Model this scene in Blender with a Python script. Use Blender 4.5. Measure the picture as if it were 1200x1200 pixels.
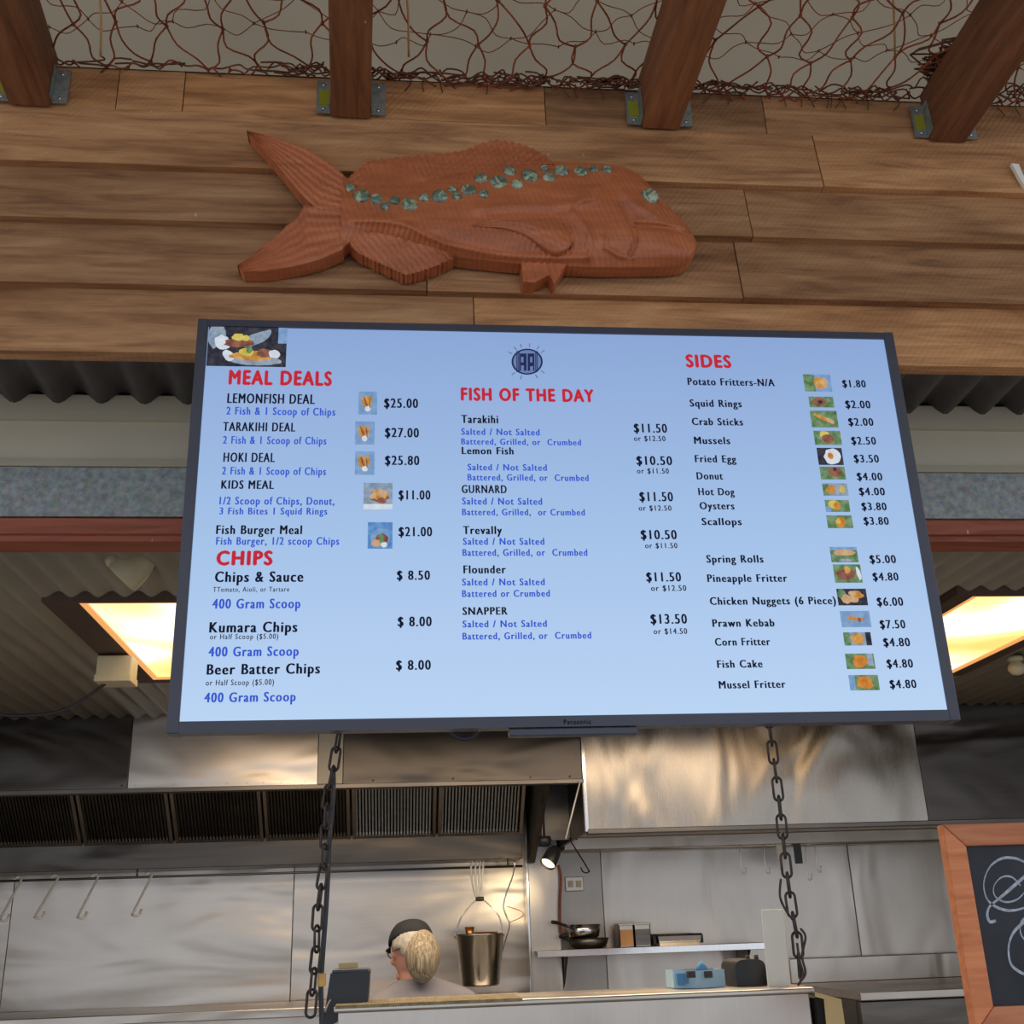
import bpy, bmesh, math, random
from math import sin, cos, pi, radians, sqrt, atan2
from mathutils import Vector, Matrix

random.seed(7)
for o in list(bpy.data.objects):
    bpy.data.objects.remove(o)
SC = bpy.context.scene
COL = SC.collection

# ------------------------------------------------------------------ camera
EYE = Vector((0, 0, 1.65))
PITCH, YAW, ROLL, FPX = 0.3609, -0.1066, -0.0348, 1297.6
_M = Matrix.Rotation(YAW, 3, 'Z') @ Matrix.Rotation(PITCH, 3, 'X')
_r, _f, _u = _M @ Vector((1, 0, 0)), _M @ Vector((0, 1, 0)), _M @ Vector((0, 0, 1))
CR = _r * cos(ROLL) + _u * sin(ROLL)
CU = _u * cos(ROLL) - _r * sin(ROLL)
CF = _f
cam_d = bpy.data.cameras.new('camera')
cam_d.sensor_width = 36
cam_d.lens = 36 * FPX / 1200
cam_d.clip_start = 0.05
cam = bpy.data.objects.new('camera', cam_d)
COL.objects.link(cam)
mw = Matrix((CR, CU, -CF)).transposed().to_4x4()
mw.translation = EYE
cam.matrix_world = mw
SC.camera = cam

def ray(px, py):
    return CR * ((px - 600) / FPX) - CU * ((py - 600) / FPX) + CF
def at(px, py, Y):                      # measured photo point -> world point at depth Y
    d = ray(px, py)
    return EYE + d * (Y / d.y)
def atz(px, py, Z):                     # measured photo point -> world point at height Z
    d = ray(px, py)
    return EYE + d * ((Z - EYE.z) / d.z)

# ------------------------------------------------------------------ light
w = bpy.data.worlds.new('overcast'); SC.world = w
w.use_nodes = True
bg = w.node_tree.nodes['Background']
bg.inputs[0].default_value = (0.80, 0.88, 1.0, 1)
bg.inputs[1].default_value = 1.05
SC.view_settings.view_transform = 'Standard'
SC.view_settings.look = 'None'
SC.view_settings.exposure = 0.0
SC.view_settings.gamma = 1.0
SC.view_settings.use_curve_mapping = False

def area(name, loc, rot, sx, sy, power, color):
    l = bpy.data.lights.new(name, 'AREA'); l.shape = 'RECTANGLE'
    l.size, l.size_y, l.energy, l.color = sx, sy, power, color
    o = bpy.data.objects.new(name, l); COL.objects.link(o)
    o.location = loc; o.rotation_euler = rot
    return o
# unseen warm area light filling the kitchen, without fittings of its own
area('kitchen_fill_light', (0.5, 3.9, 2.50), (0, 0, 0), 2.6, 1.0, 44, (1.0, 0.80, 0.58))

# ------------------------------------------------------------------ materials
class NT:
    def __init__(s, name):
        s.m = bpy.data.materials.new(name); s.m.use_nodes = True
        s.t = s.m.node_tree; s.n = s.t.nodes; s.l = s.t.links
        s.b = s.n['Principled BSDF']
    def node(s, t, **k):
        n = s.n.new(t)
        for a, v in k.items():
            if hasattr(n, a): setattr(n, a, v)
        return n
    def link(s, a, b): s.l.new(a, b)
    def coord(s, scale=(1, 1, 1), kind='Object', rot=(0, 0, 0)):
        tc = s.node('ShaderNodeTexCoord'); mp = s.node('ShaderNodeMapping')
        mp.inputs['Scale'].default_value = scale
        mp.inputs['Rotation'].default_value = rot
        s.link(tc.outputs[kind], mp.inputs['Vector'])
        return mp.outputs['Vector']
    def noise(s, vec, scale=5, detail=4, rough=0.5, dist=0):
        n = s.node('ShaderNodeTexNoise')
        n.inputs['Scale'].default_value = scale; n.inputs['Detail'].default_value = detail
        n.inputs['Roughness'].default_value = rough; n.inputs['Distortion'].default_value = dist
        s.link(vec, n.inputs['Vector'])
        return n.outputs['Fac']
    def ramp(s, fac, stops):
        r = s.node('ShaderNodeValToRGB')
        e = r.color_ramp.elements
        while len(e) < len(stops): e.new(0.5)
        for i, (p, c) in enumerate(stops):
            e[i].position = p; e[i].color = (*c, 1)
        s.link(fac, r.inputs[0])
        return r.outputs[0]
    def mix(s, a, b, fac, mode='MIX'):
        m = s.node('ShaderNodeMix'); m.data_type = 'RGBA'; m.blend_type = mode
        for sock, v in ((m.inputs[0], fac), (m.inputs[6], a), (m.inputs[7], b)):
            if isinstance(v, (int, float)): sock.default_value = v
            elif isinstance(v, tuple): sock.default_value = (*v, 1)
            else: s.link(v, sock)
        return m.outputs[2]
    def math(s, op, a, b=0.0):
        m = s.node('ShaderNodeMath'); m.operation = op
        for sock, v in ((m.inputs[0], a), (m.inputs[1], b)):
            if isinstance(v, (int, float)): sock.default_value = v
            else: s.link(v, sock)
        return m.outputs[0]
    def bump(s, h, strength=0.3, dist=0.01):
        b = s.node('ShaderNodeBump'); b.inputs['Strength'].default_value = strength
        b.inputs['Distance'].default_value = dist
        s.link(h, b.inputs['Height']); s.link(b.outputs[0], s.b.inputs['Normal'])

def lin(r, g, b):
    f = lambda c: (c / 255 / 12.92) if c / 255 <= 0.04045 else ((c / 255 + 0.055) / 1.055) ** 2.4
    return (f(r), f(g), f(b))

def plain(name, rgb, rough=0.6, metal=0.0, var=0.12, scale=12, bump=0.0, spec=0.5):
    t = NT(name); v = t.coord()
    n = t.noise(v, scale, 3)
    a = tuple(c * (1 - var) for c in rgb); b = tuple(min(1, c * (1 + var)) for c in rgb)
    t.link(t.ramp(n, [(0.3, a), (0.7, b)]), t.b.inputs['Base Color'])
    t.b.inputs['Roughness'].default_value = rough
    t.b.inputs['Metallic'].default_value = metal
    t.b.inputs['Specular IOR Level'].default_value = spec
    if bump: t.bump(t.noise(v, scale * 6, 3), bump, 0.004)
    return t.m

def emis(name, rgb, strength=1.0):
    t = NT(name)
    t.b.inputs['Base Color'].default_value = (0.01, 0.01, 0.01, 1)
    t.b.inputs['Roughness'].default_value = 0.4
    t.b.inputs['Specular IOR Level'].default_value = 0.2
    t.b.inputs['Emission Color'].default_value = (*rgb, 1)
    t.b.inputs['Emission Strength'].default_value = strength
    return t.m

def wood(name, dark, mid, light, saw=0.25, rough=0.62, axis='X', stain=0.55):
    t = NT(name)
    oi = t.node('ShaderNodeObjectInfo')
    tc = t.node('ShaderNodeTexCoord')
    off = t.node('ShaderNodeVectorMath'); off.operation = 'SCALE'
    cmb = t.node('ShaderNodeCombineXYZ')
    t.link(oi.outputs['Random'], cmb.inputs[0]); t.link(oi.outputs['Random'], cmb.inputs[2])
    t.link(cmb.outputs[0], off.inputs[0]); off.inputs['Scale'].default_value = 37.0
    add = t.node('ShaderNodeVectorMath'); add.operation = 'ADD'
    t.link(tc.outputs['Object'], add.inputs[0]); t.link(off.outputs[0], add.inputs[1])
    sc = {'X': (0.9, 9, 9), 'Y': (9, 0.9, 9), 'Z': (9, 9, 0.9)}[axis]
    mp = t.node('ShaderNodeMapping'); mp.inputs['Scale'].default_value = sc
    t.link(add.outputs[0], mp.inputs['Vector'])
    grain = t.noise(mp.outputs[0], 4.5, 6, 0.62, 0.6)
    mp2 = t.node('ShaderNodeMapping'); mp2.inputs['Scale'].default_value = tuple(0.5 if s < 1 else 2.2 for s in sc)
    t.link(add.outputs[0], mp2.inputs['Vector'])
    blot = t.noise(mp2.outputs[0], 2.6, 4, 0.6, 0.3)
    col = t.ramp(grain, [(0.25, dark), (0.52, mid), (0.78, light)])
    st = t.ramp(blot, [(0.33, (0.50, 0.42, 0.38)), (0.47, (0.86, 0.84, 0.82)), (0.56, (1, 1, 1)), (0.75, (1.0, 0.98, 0.95))])
    col = t.mix(col, st, stain, 'MULTIPLY')
    # board-to-board tone
    tone = t.ramp(oi.outputs['Random'], [(0.0, (0.70, 0.68, 0.68)), (0.5, (1.0, 0.96, 0.92)), (1.0, (1.25, 1.13, 0.96))])
    col = t.mix(col, tone, 1.0, 'MULTIPLY')
    # white nicks and paint flecks
    mp3 = t.node('ShaderNodeMapping'); mp3.inputs['Scale'].default_value = (60, 60, 16)
    t.link(add.outputs[0], mp3.inputs['Vector'])
    fl = t.noise(mp3.outputs[0], 1.3, 1)
    flm = t.ramp(fl, [(0.80, (0, 0, 0)), (0.84, (1, 1, 1))])
    col = t.mix(col, (0.55, 0.45, 0.36), flm)
    t.link(col, t.b.inputs['Base Color'])
    t.b.inputs['Roughness'].default_value = rough
    t.b.inputs['Specular IOR Level'].default_value = 0.3
    # diagonal saw marks
    wv = t.node('ShaderNodeTexWave'); wv.bands_direction = 'X'
    wv.inputs['Scale'].default_value = 26; wv.inputs['Distortion'].default_value = 0.6
    mp4 = t.node('ShaderNodeMapping'); mp4.inputs['Rotation'].default_value = (0, radians(-38), 0)
    t.link(add.outputs[0], mp4.inputs['Vector']); t.link(mp4.outputs[0], wv.inputs['Vector'])
    wm = t.math('MULTIPLY', wv.outputs['Fac'], saw)
    h = t.math('ADD', wm, grain)
    t.bump(h, 0.35, 0.004)
    return t.m

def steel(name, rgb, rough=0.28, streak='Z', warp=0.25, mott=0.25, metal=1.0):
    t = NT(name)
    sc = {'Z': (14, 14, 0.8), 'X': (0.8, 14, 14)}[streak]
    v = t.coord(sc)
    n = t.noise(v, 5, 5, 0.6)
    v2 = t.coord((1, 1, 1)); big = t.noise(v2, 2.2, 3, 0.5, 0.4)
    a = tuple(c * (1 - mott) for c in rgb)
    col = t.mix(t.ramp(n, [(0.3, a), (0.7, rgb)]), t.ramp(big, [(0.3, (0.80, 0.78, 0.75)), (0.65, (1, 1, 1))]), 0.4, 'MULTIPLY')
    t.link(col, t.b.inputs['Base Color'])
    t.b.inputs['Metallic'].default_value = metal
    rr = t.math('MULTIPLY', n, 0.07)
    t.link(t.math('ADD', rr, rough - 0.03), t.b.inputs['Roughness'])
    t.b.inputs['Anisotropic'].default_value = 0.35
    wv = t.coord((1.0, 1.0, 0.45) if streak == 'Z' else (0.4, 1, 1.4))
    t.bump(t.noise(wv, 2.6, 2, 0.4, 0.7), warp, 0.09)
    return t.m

M = {}
M['plank'] = wood('weathered_plank', lin(140, 98, 68), lin(198, 148, 104), lin(226, 180, 132), 0.45, stain=0.85)
M['rafter'] = wood('stained_rafter', lin(104, 66, 42), lin(142, 92, 60), lin(170, 114, 78), 0.12, axis='Y', stain=0.3)
M['carve'] = None
M['redwood'] = wood('red_timber', lin(130, 70, 52), lin(170, 96, 74), lin(180, 110, 86), 0.05, stain=0.2)
M['frame_wood'] = wood('chalkboard_frame_wood', lin(186, 112, 78), lin(210, 136, 98), lin(222, 156, 116), 0.08, stain=0.25)
M['cream'] = plain('cream_paint', lin(196, 184, 160), 0.5, 0, 0.05, 4)
M['soffit'] = plain('dark_corrugated_iron', lin(92, 88, 88), 0.5, 0.3, 0.12, 6)
M['roofliner'] = plain('roof_lining', lin(168, 156, 134), 0.8, 0, 0.07, 3)
def mk_roof():
    t = NT('weathered_translucent_roof_sheet')
    tr = t.node('ShaderNodeBsdfTranslucent'); mx = t.node('ShaderNodeMixShader'); mx.inputs[0].default_value = 0.6
    n = t.noise(t.coord(), 2.0, 3)
    t.link(t.ramp(n, [(0.3, (0.27, 0.21, 0.14)), (0.7, (0.32, 0.255, 0.175))]), tr.inputs[0])
    t.b.inputs['Base Color'].default_value = (*lin(128, 114, 90), 1); t.b.inputs['Roughness'].default_value = 0.8
    out = t.n['Material Output']
    t.link(t.b.outputs[0], mx.inputs[1]); t.link(tr.outputs[0], mx.inputs[2]); t.link(mx.outputs[0], out.inputs[0])
    return t.m
M['roofliner'] = mk_roof()
M['ceil'] = plain('grey_corrugated_ceiling', lin(150, 142, 126), 0.42, 0.15, 0.10, 3)
M['steel'] = steel('brushed_stainless', (0.58, 0.515, 0.45), 0.34, 'Z', 0.3, 0.06)
M['steel_h'] = steel('brushed_stainless_horizontal', (0.60, 0.535, 0.47), 0.33, 'X', 0.3, 0.07)
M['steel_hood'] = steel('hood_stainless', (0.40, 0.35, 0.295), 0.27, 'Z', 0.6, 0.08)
M['steel_dark_reflect'] = steel('dark_reflect_hood_stainless', (0.115, 0.10, 0.088), 0.34, 'X', 0.30, 0.12)  # hood steel with dark reflections put into its base colour
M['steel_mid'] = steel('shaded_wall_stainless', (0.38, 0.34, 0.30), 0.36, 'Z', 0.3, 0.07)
M['steel_dark'] = steel('dark_steel', (0.20, 0.18, 0.16), 0.38, 'X', 0.15)  # darker steel for slats, lips, inner hood faces and brackets
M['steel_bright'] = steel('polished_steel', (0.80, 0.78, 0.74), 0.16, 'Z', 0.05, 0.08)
M['black'] = plain('black_plastic', (0.018, 0.018, 0.022), 0.38, 0, 0.15)
M['bezel'] = plain('dark_bezel', (0.048, 0.050, 0.072), 0.32, 0, 0.08)
M['chain'] = plain('rusty_dark_chain', (0.060, 0.045, 0.038), 0.5, 0.7, 0.45, 60)
M['darkgap'] = plain('near_black', (0.02, 0.018, 0.016), 0.8)  # near-black for backings, the kitchen roof slab and the board's side
M['wire'] = plain('pale_wire', (0.80, 0.76, 0.70), 0.35, 0.1, 0.05)
M['net'] = plain('orange_net_twine', lin(150, 74, 40), 0.85, 0, 0.4, 25)
M['net2'] = plain('brown_net_twine', lin(112, 66, 46), 0.85, 0, 0.35, 25)
M['beige_plastic'] = plain('cream_plastic', lin(205, 192, 160), 0.45, 0, 0.04)
M['lamp_frame'] = plain('brown_lamp_frame', lin(86, 66, 54), 0.6, 0, 0.1)
M['floor'] = plain('pale_concrete_floor', (0.40, 0.37, 0.33), 0.8, 0, 0.15, 3)
M['cream_wall'] = plain('cream_wall', (0.45, 0.42, 0.36), 0.7, 0, 0.05, 2)
M['white'] = plain('white_card', lin(248, 242, 226), 0.7, 0, 0.03)
M['slate'] = plain('chalkboard_slate', lin(52, 54, 60), 0.75, 0, 0.25, 6)
M['chalk'] = plain('chalk', lin(176, 182, 192), 0.95, 0, 0.3, 90)
M['skin'] = plain('skin', lin(214, 152, 128), 0.55, 0, 0.06, 20)
M['hair'] = None
M['capcloth'] = plain('black_cap_cloth', (0.012, 0.013, 0.018), 0.85, 0, 0.2, 40, 0.2)
M['shirt'] = plain('grey_shirt', lin(128, 124, 130), 0.9, 0, 0.10, 10, 0.3)
M['trousers'] = plain('dark_trousers', (0.03, 0.03, 0.04), 0.9)
M['copper'] = plain('copper', lin(210, 140, 80), 0.3, 0.8, 0.1)
M['orange_food'] = plain('orange_sauce', lin(205, 150, 90), 0.5)
M['blue_card'] = plain('light_blue_card', lin(178, 214, 232), 0.65, 0, 0.06)
M['blue_card2'] = plain('mid_blue_print', lin(92, 156, 206), 0.6, 0, 0.06)
M['dark_card'] = plain('dark_brown_card', lin(74, 62, 58), 0.7)
M['tag_yellow'] = plain('yellow_green_sticker', lin(158, 156, 34), 0.6, 0, 0.2)
M['tan'] = plain('tan_card', lin(216, 186, 130), 0.7, 0, 0.05)
M['slat_bright'] = plain('pale_slat_metal', (0.52, 0.53, 0.52), 0.35, 0.45, 0.15, 40)  # paler, less metallic slats for the two right-hand filters
M['woven'] = plain('woven_strip', lin(150, 132, 96), 0.8, 0, 0.35, 60)
M['orange_tie'] = plain('orange_tag', lin(214, 160, 84), 0.5)
M['green_plastic'] = plain('dark_green_plastic', lin(62, 72, 66), 0.5)

def mk_galv():
    t = NT('galvanised_spangle')
    v = t.coord()
    n = t.noise(v, 60, 3, 0.7); vo = t.node('ShaderNodeTexVoronoi'); vo.inputs['Scale'].default_value = 90
    t.link(v, vo.inputs['Vector'])
    g = t.mix(t.ramp(n, [(0.35, lin(118, 122, 120)), (0.65, lin(156, 160, 156))]), vo.outputs['Color'], 0.06)
    t.link(g, t.b.inputs['Base Color'])
    t.b.inputs['Metallic'].default_value = 0.35
    t.b.inputs['Roughness'].default_value = 0.5
    return t.m
M['galv'] = mk_galv()

def mk_carve():
    t = NT('carved_stained_kauri')
    v = t.coord()
    n = t.noise(t.coord((1, 6, 5)), 7, 5, 0.6, 0.5)
    col = t.ramp(n, [(0.25, lin(160, 88, 52)), (0.55, lin(192, 108, 66)), (0.8, lin(208, 128, 84))])
    t.link(col, t.b.inputs['Base Color'])
    t.b.inputs['Roughness'].default_value = 0.42
    wv = t.node('ShaderNodeTexWave'); wv.inputs['Scale'].default_value = 26; wv.inputs['Distortion'].default_value = 1.2
    t.link(t.coord((1, 0, 1), rot=(0, radians(18), 0)), wv.inputs['Vector'])
    wz = t.node('ShaderNodeTexWave'); wz.bands_direction = 'Z'; wz.inputs['Scale'].default_value = 22; wz.inputs['Distortion'].default_value = 2
    t.link(t.coord((1, 0, 1)), wz.inputs['Vector'])
    t.bump(t.math('ADD', wv.outputs['Fac'], t.math('MULTIPLY', wz.outputs['Fac'], 0.25)), 0.30, 0.004)
    return t.m
M['carve'] = mk_carve()

def mk_paua():
    t = NT('abalone_shell')
    oi = t.node('ShaderNodeObjectInfo')
    v = t.coord((1, 1, 1))
    n = t.noise(v, 40, 3, 0.6, 1.5)
    t.link(t.ramp(n, [(0.3, lin(52, 66, 58)), (0.5, lin(110, 130, 112)), (0.62, lin(190, 196, 156)), (0.75, lin(88, 88, 92))]), t.b.inputs['Base Color'])
    t.b.inputs['Roughness'].default_value = 0.18
    t.b.inputs['Coat Weight'].default_value = 0.6
    return t.m
M['paua'] = mk_paua()

def mk_hair():
    t = NT('greying_blonde_hair')
    n = t.noise(t.coord((30, 30, 2.0)), 6, 5, 0.6)
    t.link(t.ramp(n, [(0.3, lin(88, 74, 58)), (0.5, lin(150, 134, 108)), (0.75, lin(204, 190, 164))]), t.b.inputs['Base Color'])
    t.b.inputs['Roughness'].default_value = 0.55
    t.bump(n, 0.6, 0.01)
    return t.m
M['hair'] = mk_hair()
M['hair_grey'] = plain('grey_temple_hair', lin(172, 164, 150), 0.6, 0, 0.2, 60, 0.4)

def mk_diffuser():
    t = NT('warm_light_diffuser')
    t.b.inputs['Base Color'].default_value = (0.8, 0.7, 0.5, 1)
    n = t.noise(t.coord((1, 1, 1)), 1.9, 1, 0.4, 0.3)
    c = t.ramp(n, [(0.36, (1.0, 0.42, 0.10)), (0.47, (1.0, 0.66, 0.26)), (0.56, (1.0, 0.92, 0.72))])
    t.link(c, t.b.inputs['Emission Color'])
    t.b.inputs['Emission Strength'].default_value = 1.7
    return t.m
M['diffuser'] = mk_diffuser()
M['lamp_rim'] = emis('warm_lamp_rim', (1.0, 0.45, 0.14), 0.9)
M['lamp_glow'] = emis('warm_spot_bulb', (1.0, 0.84, 0.5), 2.5)

def mk_screen():
    t = NT('menu_screen')
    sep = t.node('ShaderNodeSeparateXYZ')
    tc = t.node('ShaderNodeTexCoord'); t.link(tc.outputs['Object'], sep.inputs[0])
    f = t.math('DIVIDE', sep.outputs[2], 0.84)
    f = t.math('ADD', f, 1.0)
    c = t.ramp(f, [(0.0, lin(190, 216, 248)), (0.5, lin(164, 194, 234)), (1.0, lin(140, 168, 216))])  # viewing-angle brightness falloff painted into the screen emission
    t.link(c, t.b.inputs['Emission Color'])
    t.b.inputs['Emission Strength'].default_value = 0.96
    t.b.inputs['Base Color'].default_value = (0.01, 0.01, 0.012, 1)
    t.b.inputs['Roughness'].default_value = 0.5
    t.b.inputs['Specular IOR Level'].default_value = 0.15
    return t.m
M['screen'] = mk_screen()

def picmat(name, a, b, scale=60):
    t = NT(name)
    n = t.noise(t.coord(), scale, 3, 0.6)
    t.link(t.ramp(n, [(0.35, a), (0.65, b)]), t.b.inputs['Emission Color'])
    t.b.inputs['Emission Strength'].default_value = 0.9
    t.b.inputs['Base Color'].default_value = (0.01, 0.01, 0.01, 1)
    t.b.inputs['Specular IOR Level'].default_value = 0.1
    return t.m
PIC = {
 'green': picmat('screen_green', lin(70, 110, 62), lin(130, 158, 120)),
 'blue': picmat('screen_blue', lin(112, 150, 196), lin(138, 172, 212)),
 'bluer': picmat('screen_deep_blue', lin(70, 124, 190), lin(110, 160, 214)),
 'gold': picmat('screen_gold', lin(178, 120, 50), lin(226, 170, 90)),
 'orange': picmat('screen_orange', lin(190, 112, 40), lin(226, 150, 60)),
 'brown': picmat('screen_brown', lin(112, 66, 56), lin(160, 106, 84)),
 'dark': picmat('screen_dark', lin(26, 30, 44), lin(66, 64, 76)),
 'white': picmat('screen_white', lin(206, 216, 232), lin(226, 232, 240)),
 'grey': picmat('screen_grey', lin(120, 140, 160), lin(160, 176, 196)),
 'yellow': picmat('screen_yellow', lin(196, 176, 70), lin(224, 206, 110)),
 'tan': picmat('screen_tan', lin(196, 152, 110), lin(214, 180, 140)),
}
M['t_red'] = emis('screen_red_text', lin(200, 44, 60), 0.9)
M['t_black'] = emis('screen_black_text', lin(22, 26, 48), 0.9)
M['t_blue'] = emis('screen_blue_text', lin(52, 88, 206), 0.95)
M['t_navy'] = emis('screen_navy', lin(24, 36, 84), 0.9)
M['t_mist'] = emis('screen_mist', lin(108, 130, 178), 0.9)
M['brand'] = plain('silver_print', (0.50, 0.50, 0.55), 0.4)

# ------------------------------------------------------------------ mesh helpers
class MB:
    def __init__(s): s.v = []; s.f = []; s.mi = []; s.sm = []
    def add(s, vs, fs, mi=0, smooth=False):
        o = len(s.v); s.v += [tuple(v) for v in vs]
        for f in fs:
            s.f.append([i + o for i in f]); s.mi.append(mi); s.sm.append(smooth)
        return s
    def box(s, a, b, mi=0, mat=None):
        x0, y0, z0 = a; x1, y1, z1 = b
        vs = [Vector(p) for p in ((x0, y0, z0), (x1, y0, z0), (x1, y1, z0), (x0, y1, z0), (x0, y0, z1), (x1, y0, z1), (x1, y1, z1), (x0, y1, z1))]
        if mat: vs = [mat @ v for v in vs]
        return s.add(vs, [(0, 3, 2, 1), (4, 5, 6, 7), (0, 1, 5, 4), (1, 2, 6, 5), (2, 3, 7, 6), (3, 0, 4, 7)], mi)
    def hexa(s, vs, mi=0):   # 8 corner points, same order as box
        return s.add(vs, [(0, 3, 2, 1), (4, 5, 6, 7), (0, 1, 5, 4), (1, 2, 6, 5), (2, 3, 7, 6), (3, 0, 4, 7)], mi)
    def bbox(s, a, b, r, mi=0, mat=None):   # chamfered box
        c = [(a[i] + b[i]) / 2 for i in range(3)]; h = [(b[i] - a[i]) / 2 for i in range(3)]
        bm = bmesh.new(); bmesh.ops.create_cube(bm, size=2)
        for v in bm.verts: v.co = Vector((c[0] + v.co.x * h[0], c[1] + v.co.y * h[1], c[2] + v.co.z * h[2]))
        bmesh.ops.bevel(bm, geom=bm.edges[:], offset=r, segments=2, affect='EDGES', profile=0.5)
        bm.verts.index_update()
        vs = [(mat @ v.co) if mat else v.co.copy() for v in bm.verts]
        fs = [[v.index for v in f.verts] for f in bm.faces]; bm.free()
        return s.add(vs, fs, mi)
    def tube(s, pts, r, seg=8, mi=0, closed=False, cap=True):
        pts = [Vector(p) for p in pts]; n = len(pts)
        rs = r if isinstance(r, (list, tuple)) else [r] * n
        vs = []; prev = None
        for i, p in enumerate(pts):
            if closed: t = pts[(i + 1) % n] - pts[i - 1]
            else: t = pts[min(i + 1, n - 1)] - pts[max(i - 1, 0)]
            if t.length < 1e-9: t = Vector((0, 0, 1))
            t.normalize()
            if prev is None:
                a = Vector((0, 0, 1)) if abs(t.z) < 0.9 else Vector((1, 0, 0))
                x = t.cross(a).normalized()
            else:
                x = prev - t * prev.dot(t)
                x = x.normalized() if x.length > 1e-6 else t.orthogonal().normalized()
            prev = x; y = t.cross(x)
            for k in range(seg):
                an = 2 * pi * k / seg
                vs.append(p + (x * cos(an) + y * sin(an)) * rs[i])
        fs = []
        for i in range(n if closed else n - 1):
            j = (i + 1) % n
            for k in range(seg):
                k2 = (k + 1) % seg
                fs.append((i * seg + k, i * seg + k2, j * seg + k2, j * seg + k))
        if cap and not closed:
            fs.append(list(range(seg))[::-1]); fs.append([(n - 1) * seg + k for k in range(seg)])
        return s.add(vs, fs, mi, True)
    def lathe(s, prof, seg=32, mi=0, c=(0, 0, 0), mat=None, smooth=True):
        vs = []
        for r, z in prof:
            for k in range(seg):
                a = 2 * pi * k / seg
                v = Vector((c[0] + r * cos(a), c[1] + r * sin(a), c[2] + z))
                vs.append(mat @ v if mat else v)
        fs = []
        for i in range(len(prof) - 1):
            for k in range(seg):
                k2 = (k + 1) % seg
                fs.append((i * seg + k, i * seg + k2, (i + 1) * seg + k2, (i + 1) * seg + k))
        return s.add(vs, fs, mi, smooth)
    def poly(s, pts, mi=0): return s.add(pts, [list(range(len(pts)))], mi)
    def build(s, name, mats, parent=None, base=None):
        me = bpy.data.meshes.new(name)
        b = Vector(base) if base is not None else Vector((0, 0, 0))
        if parent is not None and base is None:
            b = world_loc(parent)
        elif base is None:
            xs = list(zip(*s.v)); b = Vector(((min(xs[0]) + max(xs[0])) / 2, (min(xs[1]) + max(xs[1])) / 2, min(xs[2])))
        me.from_pydata([tuple(Vector(v) - b) for v in s.v], [], s.f)
        for m in (mats if isinstance(mats, (list, tuple)) else [mats]):
            me.materials.append(M[m] if isinstance(m, str) else m)
        me.polygons.foreach_set('material_index', s.mi)
        me.polygons.foreach_set('use_smooth', s.sm)
        me.update()
        o = bpy.data.objects.new(name, me); COL.objects.link(o)
        if parent is not None:
            o.parent = parent
            o.location = b - world_loc(parent)
        else: o.location = b
        return o

def world_loc(o):
    v = Vector((0, 0, 0))
    while o is not None:
        v += o.location; o = o.parent
    return v

def tag(o, label, cat, group=None):
    o['label'] = label; o['category'] = cat
    if group: o['group'] = group
    return o
def struct(o):
    o['kind'] = 'structure'; return o
def thing(name, loc, label, cat, group=None):
    o = bpy.data.objects.new(name, None); COL.objects.link(o)
    o.location = loc; o.empty_display_size = 0.05
    return tag(o, label, cat, group)
def box(name, a, b, mat, parent=None, r=0):
    m = MB()
    m.bbox(a, b, r) if r else m.box(a, b)
    return m.build(name, mat, parent)
def spline(pts, n=6, closed=False):
    P = [Vector(p) for p in pts]; out = []; N = len(P)
    for i in range(N if closed else N - 1):
        if closed: p0, p1, p2, p3 = P[i - 1], P[i], P[(i + 1) % N], P[(i + 2) % N]
        else: p0, p1, p2, p3 = P[max(i - 1, 0)], P[i], P[i + 1], P[min(i + 2, N - 1)]
        for k in range(n):
            t = k / n
            out.append(0.5 * ((2 * p1) + (p2 - p0) * t + (2 * p0 - 5 * p1 + 4 * p2 - p3) * t * t + (3 * p1 - p0 - 3 * p2 + p3) * t ** 3))
    if not closed: out.append(P[-1])
    return out

# ================================================================== SETTING
struct(box('floor', (-7, -6, -0.1), (9, 7, 0), 'floor'))

# ---- timber wall above the servery
YB = 2.18
WX0, WX1 = -2.0, 2.7
wf = struct(box('wall_front', (WX0, 2.19, 2.86), (WX1, 2.23, 3.62), 'darkgap'))
def row(zb, zt, y0, y1, joints, thick=0.03):
    xs = [WX0] + joints + [WX1]
    for i in range(len(xs) - 1):
        a, b = xs[i] + 0.0012, xs[i + 1] - 0.0012
        dy = random.uniform(-0.0015, 0.0015)
        bm = MB()
        vs = [(a, y0 + dy, zb), (b, y0 + dy, zb), (b, YB + 0.012, zb), (a, YB + 0.012, zb),
              (a, y1 + dy, zt), (b, y1 + dy, zt), (b, YB + 0.012, zt), (a, YB + 0.012, zt)]
        bm.hexa([Vector(v) for v in vs])
        o = bm.build('plank', 'plank', wf, base=((a + b) / 2, 2.15, zb))
def X_at(px, py, Y=2.15): return at(px, py, Y).x
row(3.487, 3.605, 2.176, 2.178, [X_at(135, 95), X_at(213, 100), X_at(412, 100), X_at(640, 110), X_at(900, 130)])
row(3.313, 3.484, 2.150, 2.172, [X_at(-150, 160), X_at(962, 195)])
row(3.163, 3.330, 2.150, 2.176, [X_at(620, 250), X_at(880, 258)])
row(2.996, 3.180, 2.150, 2.176, [X_at(500, 300), X_at(868, 320)])
row(2.828, 3.012, 2.150, 2.176, [X_at(-200, 370), X_at(556, 370), X_at(1300, 390)])

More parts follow.
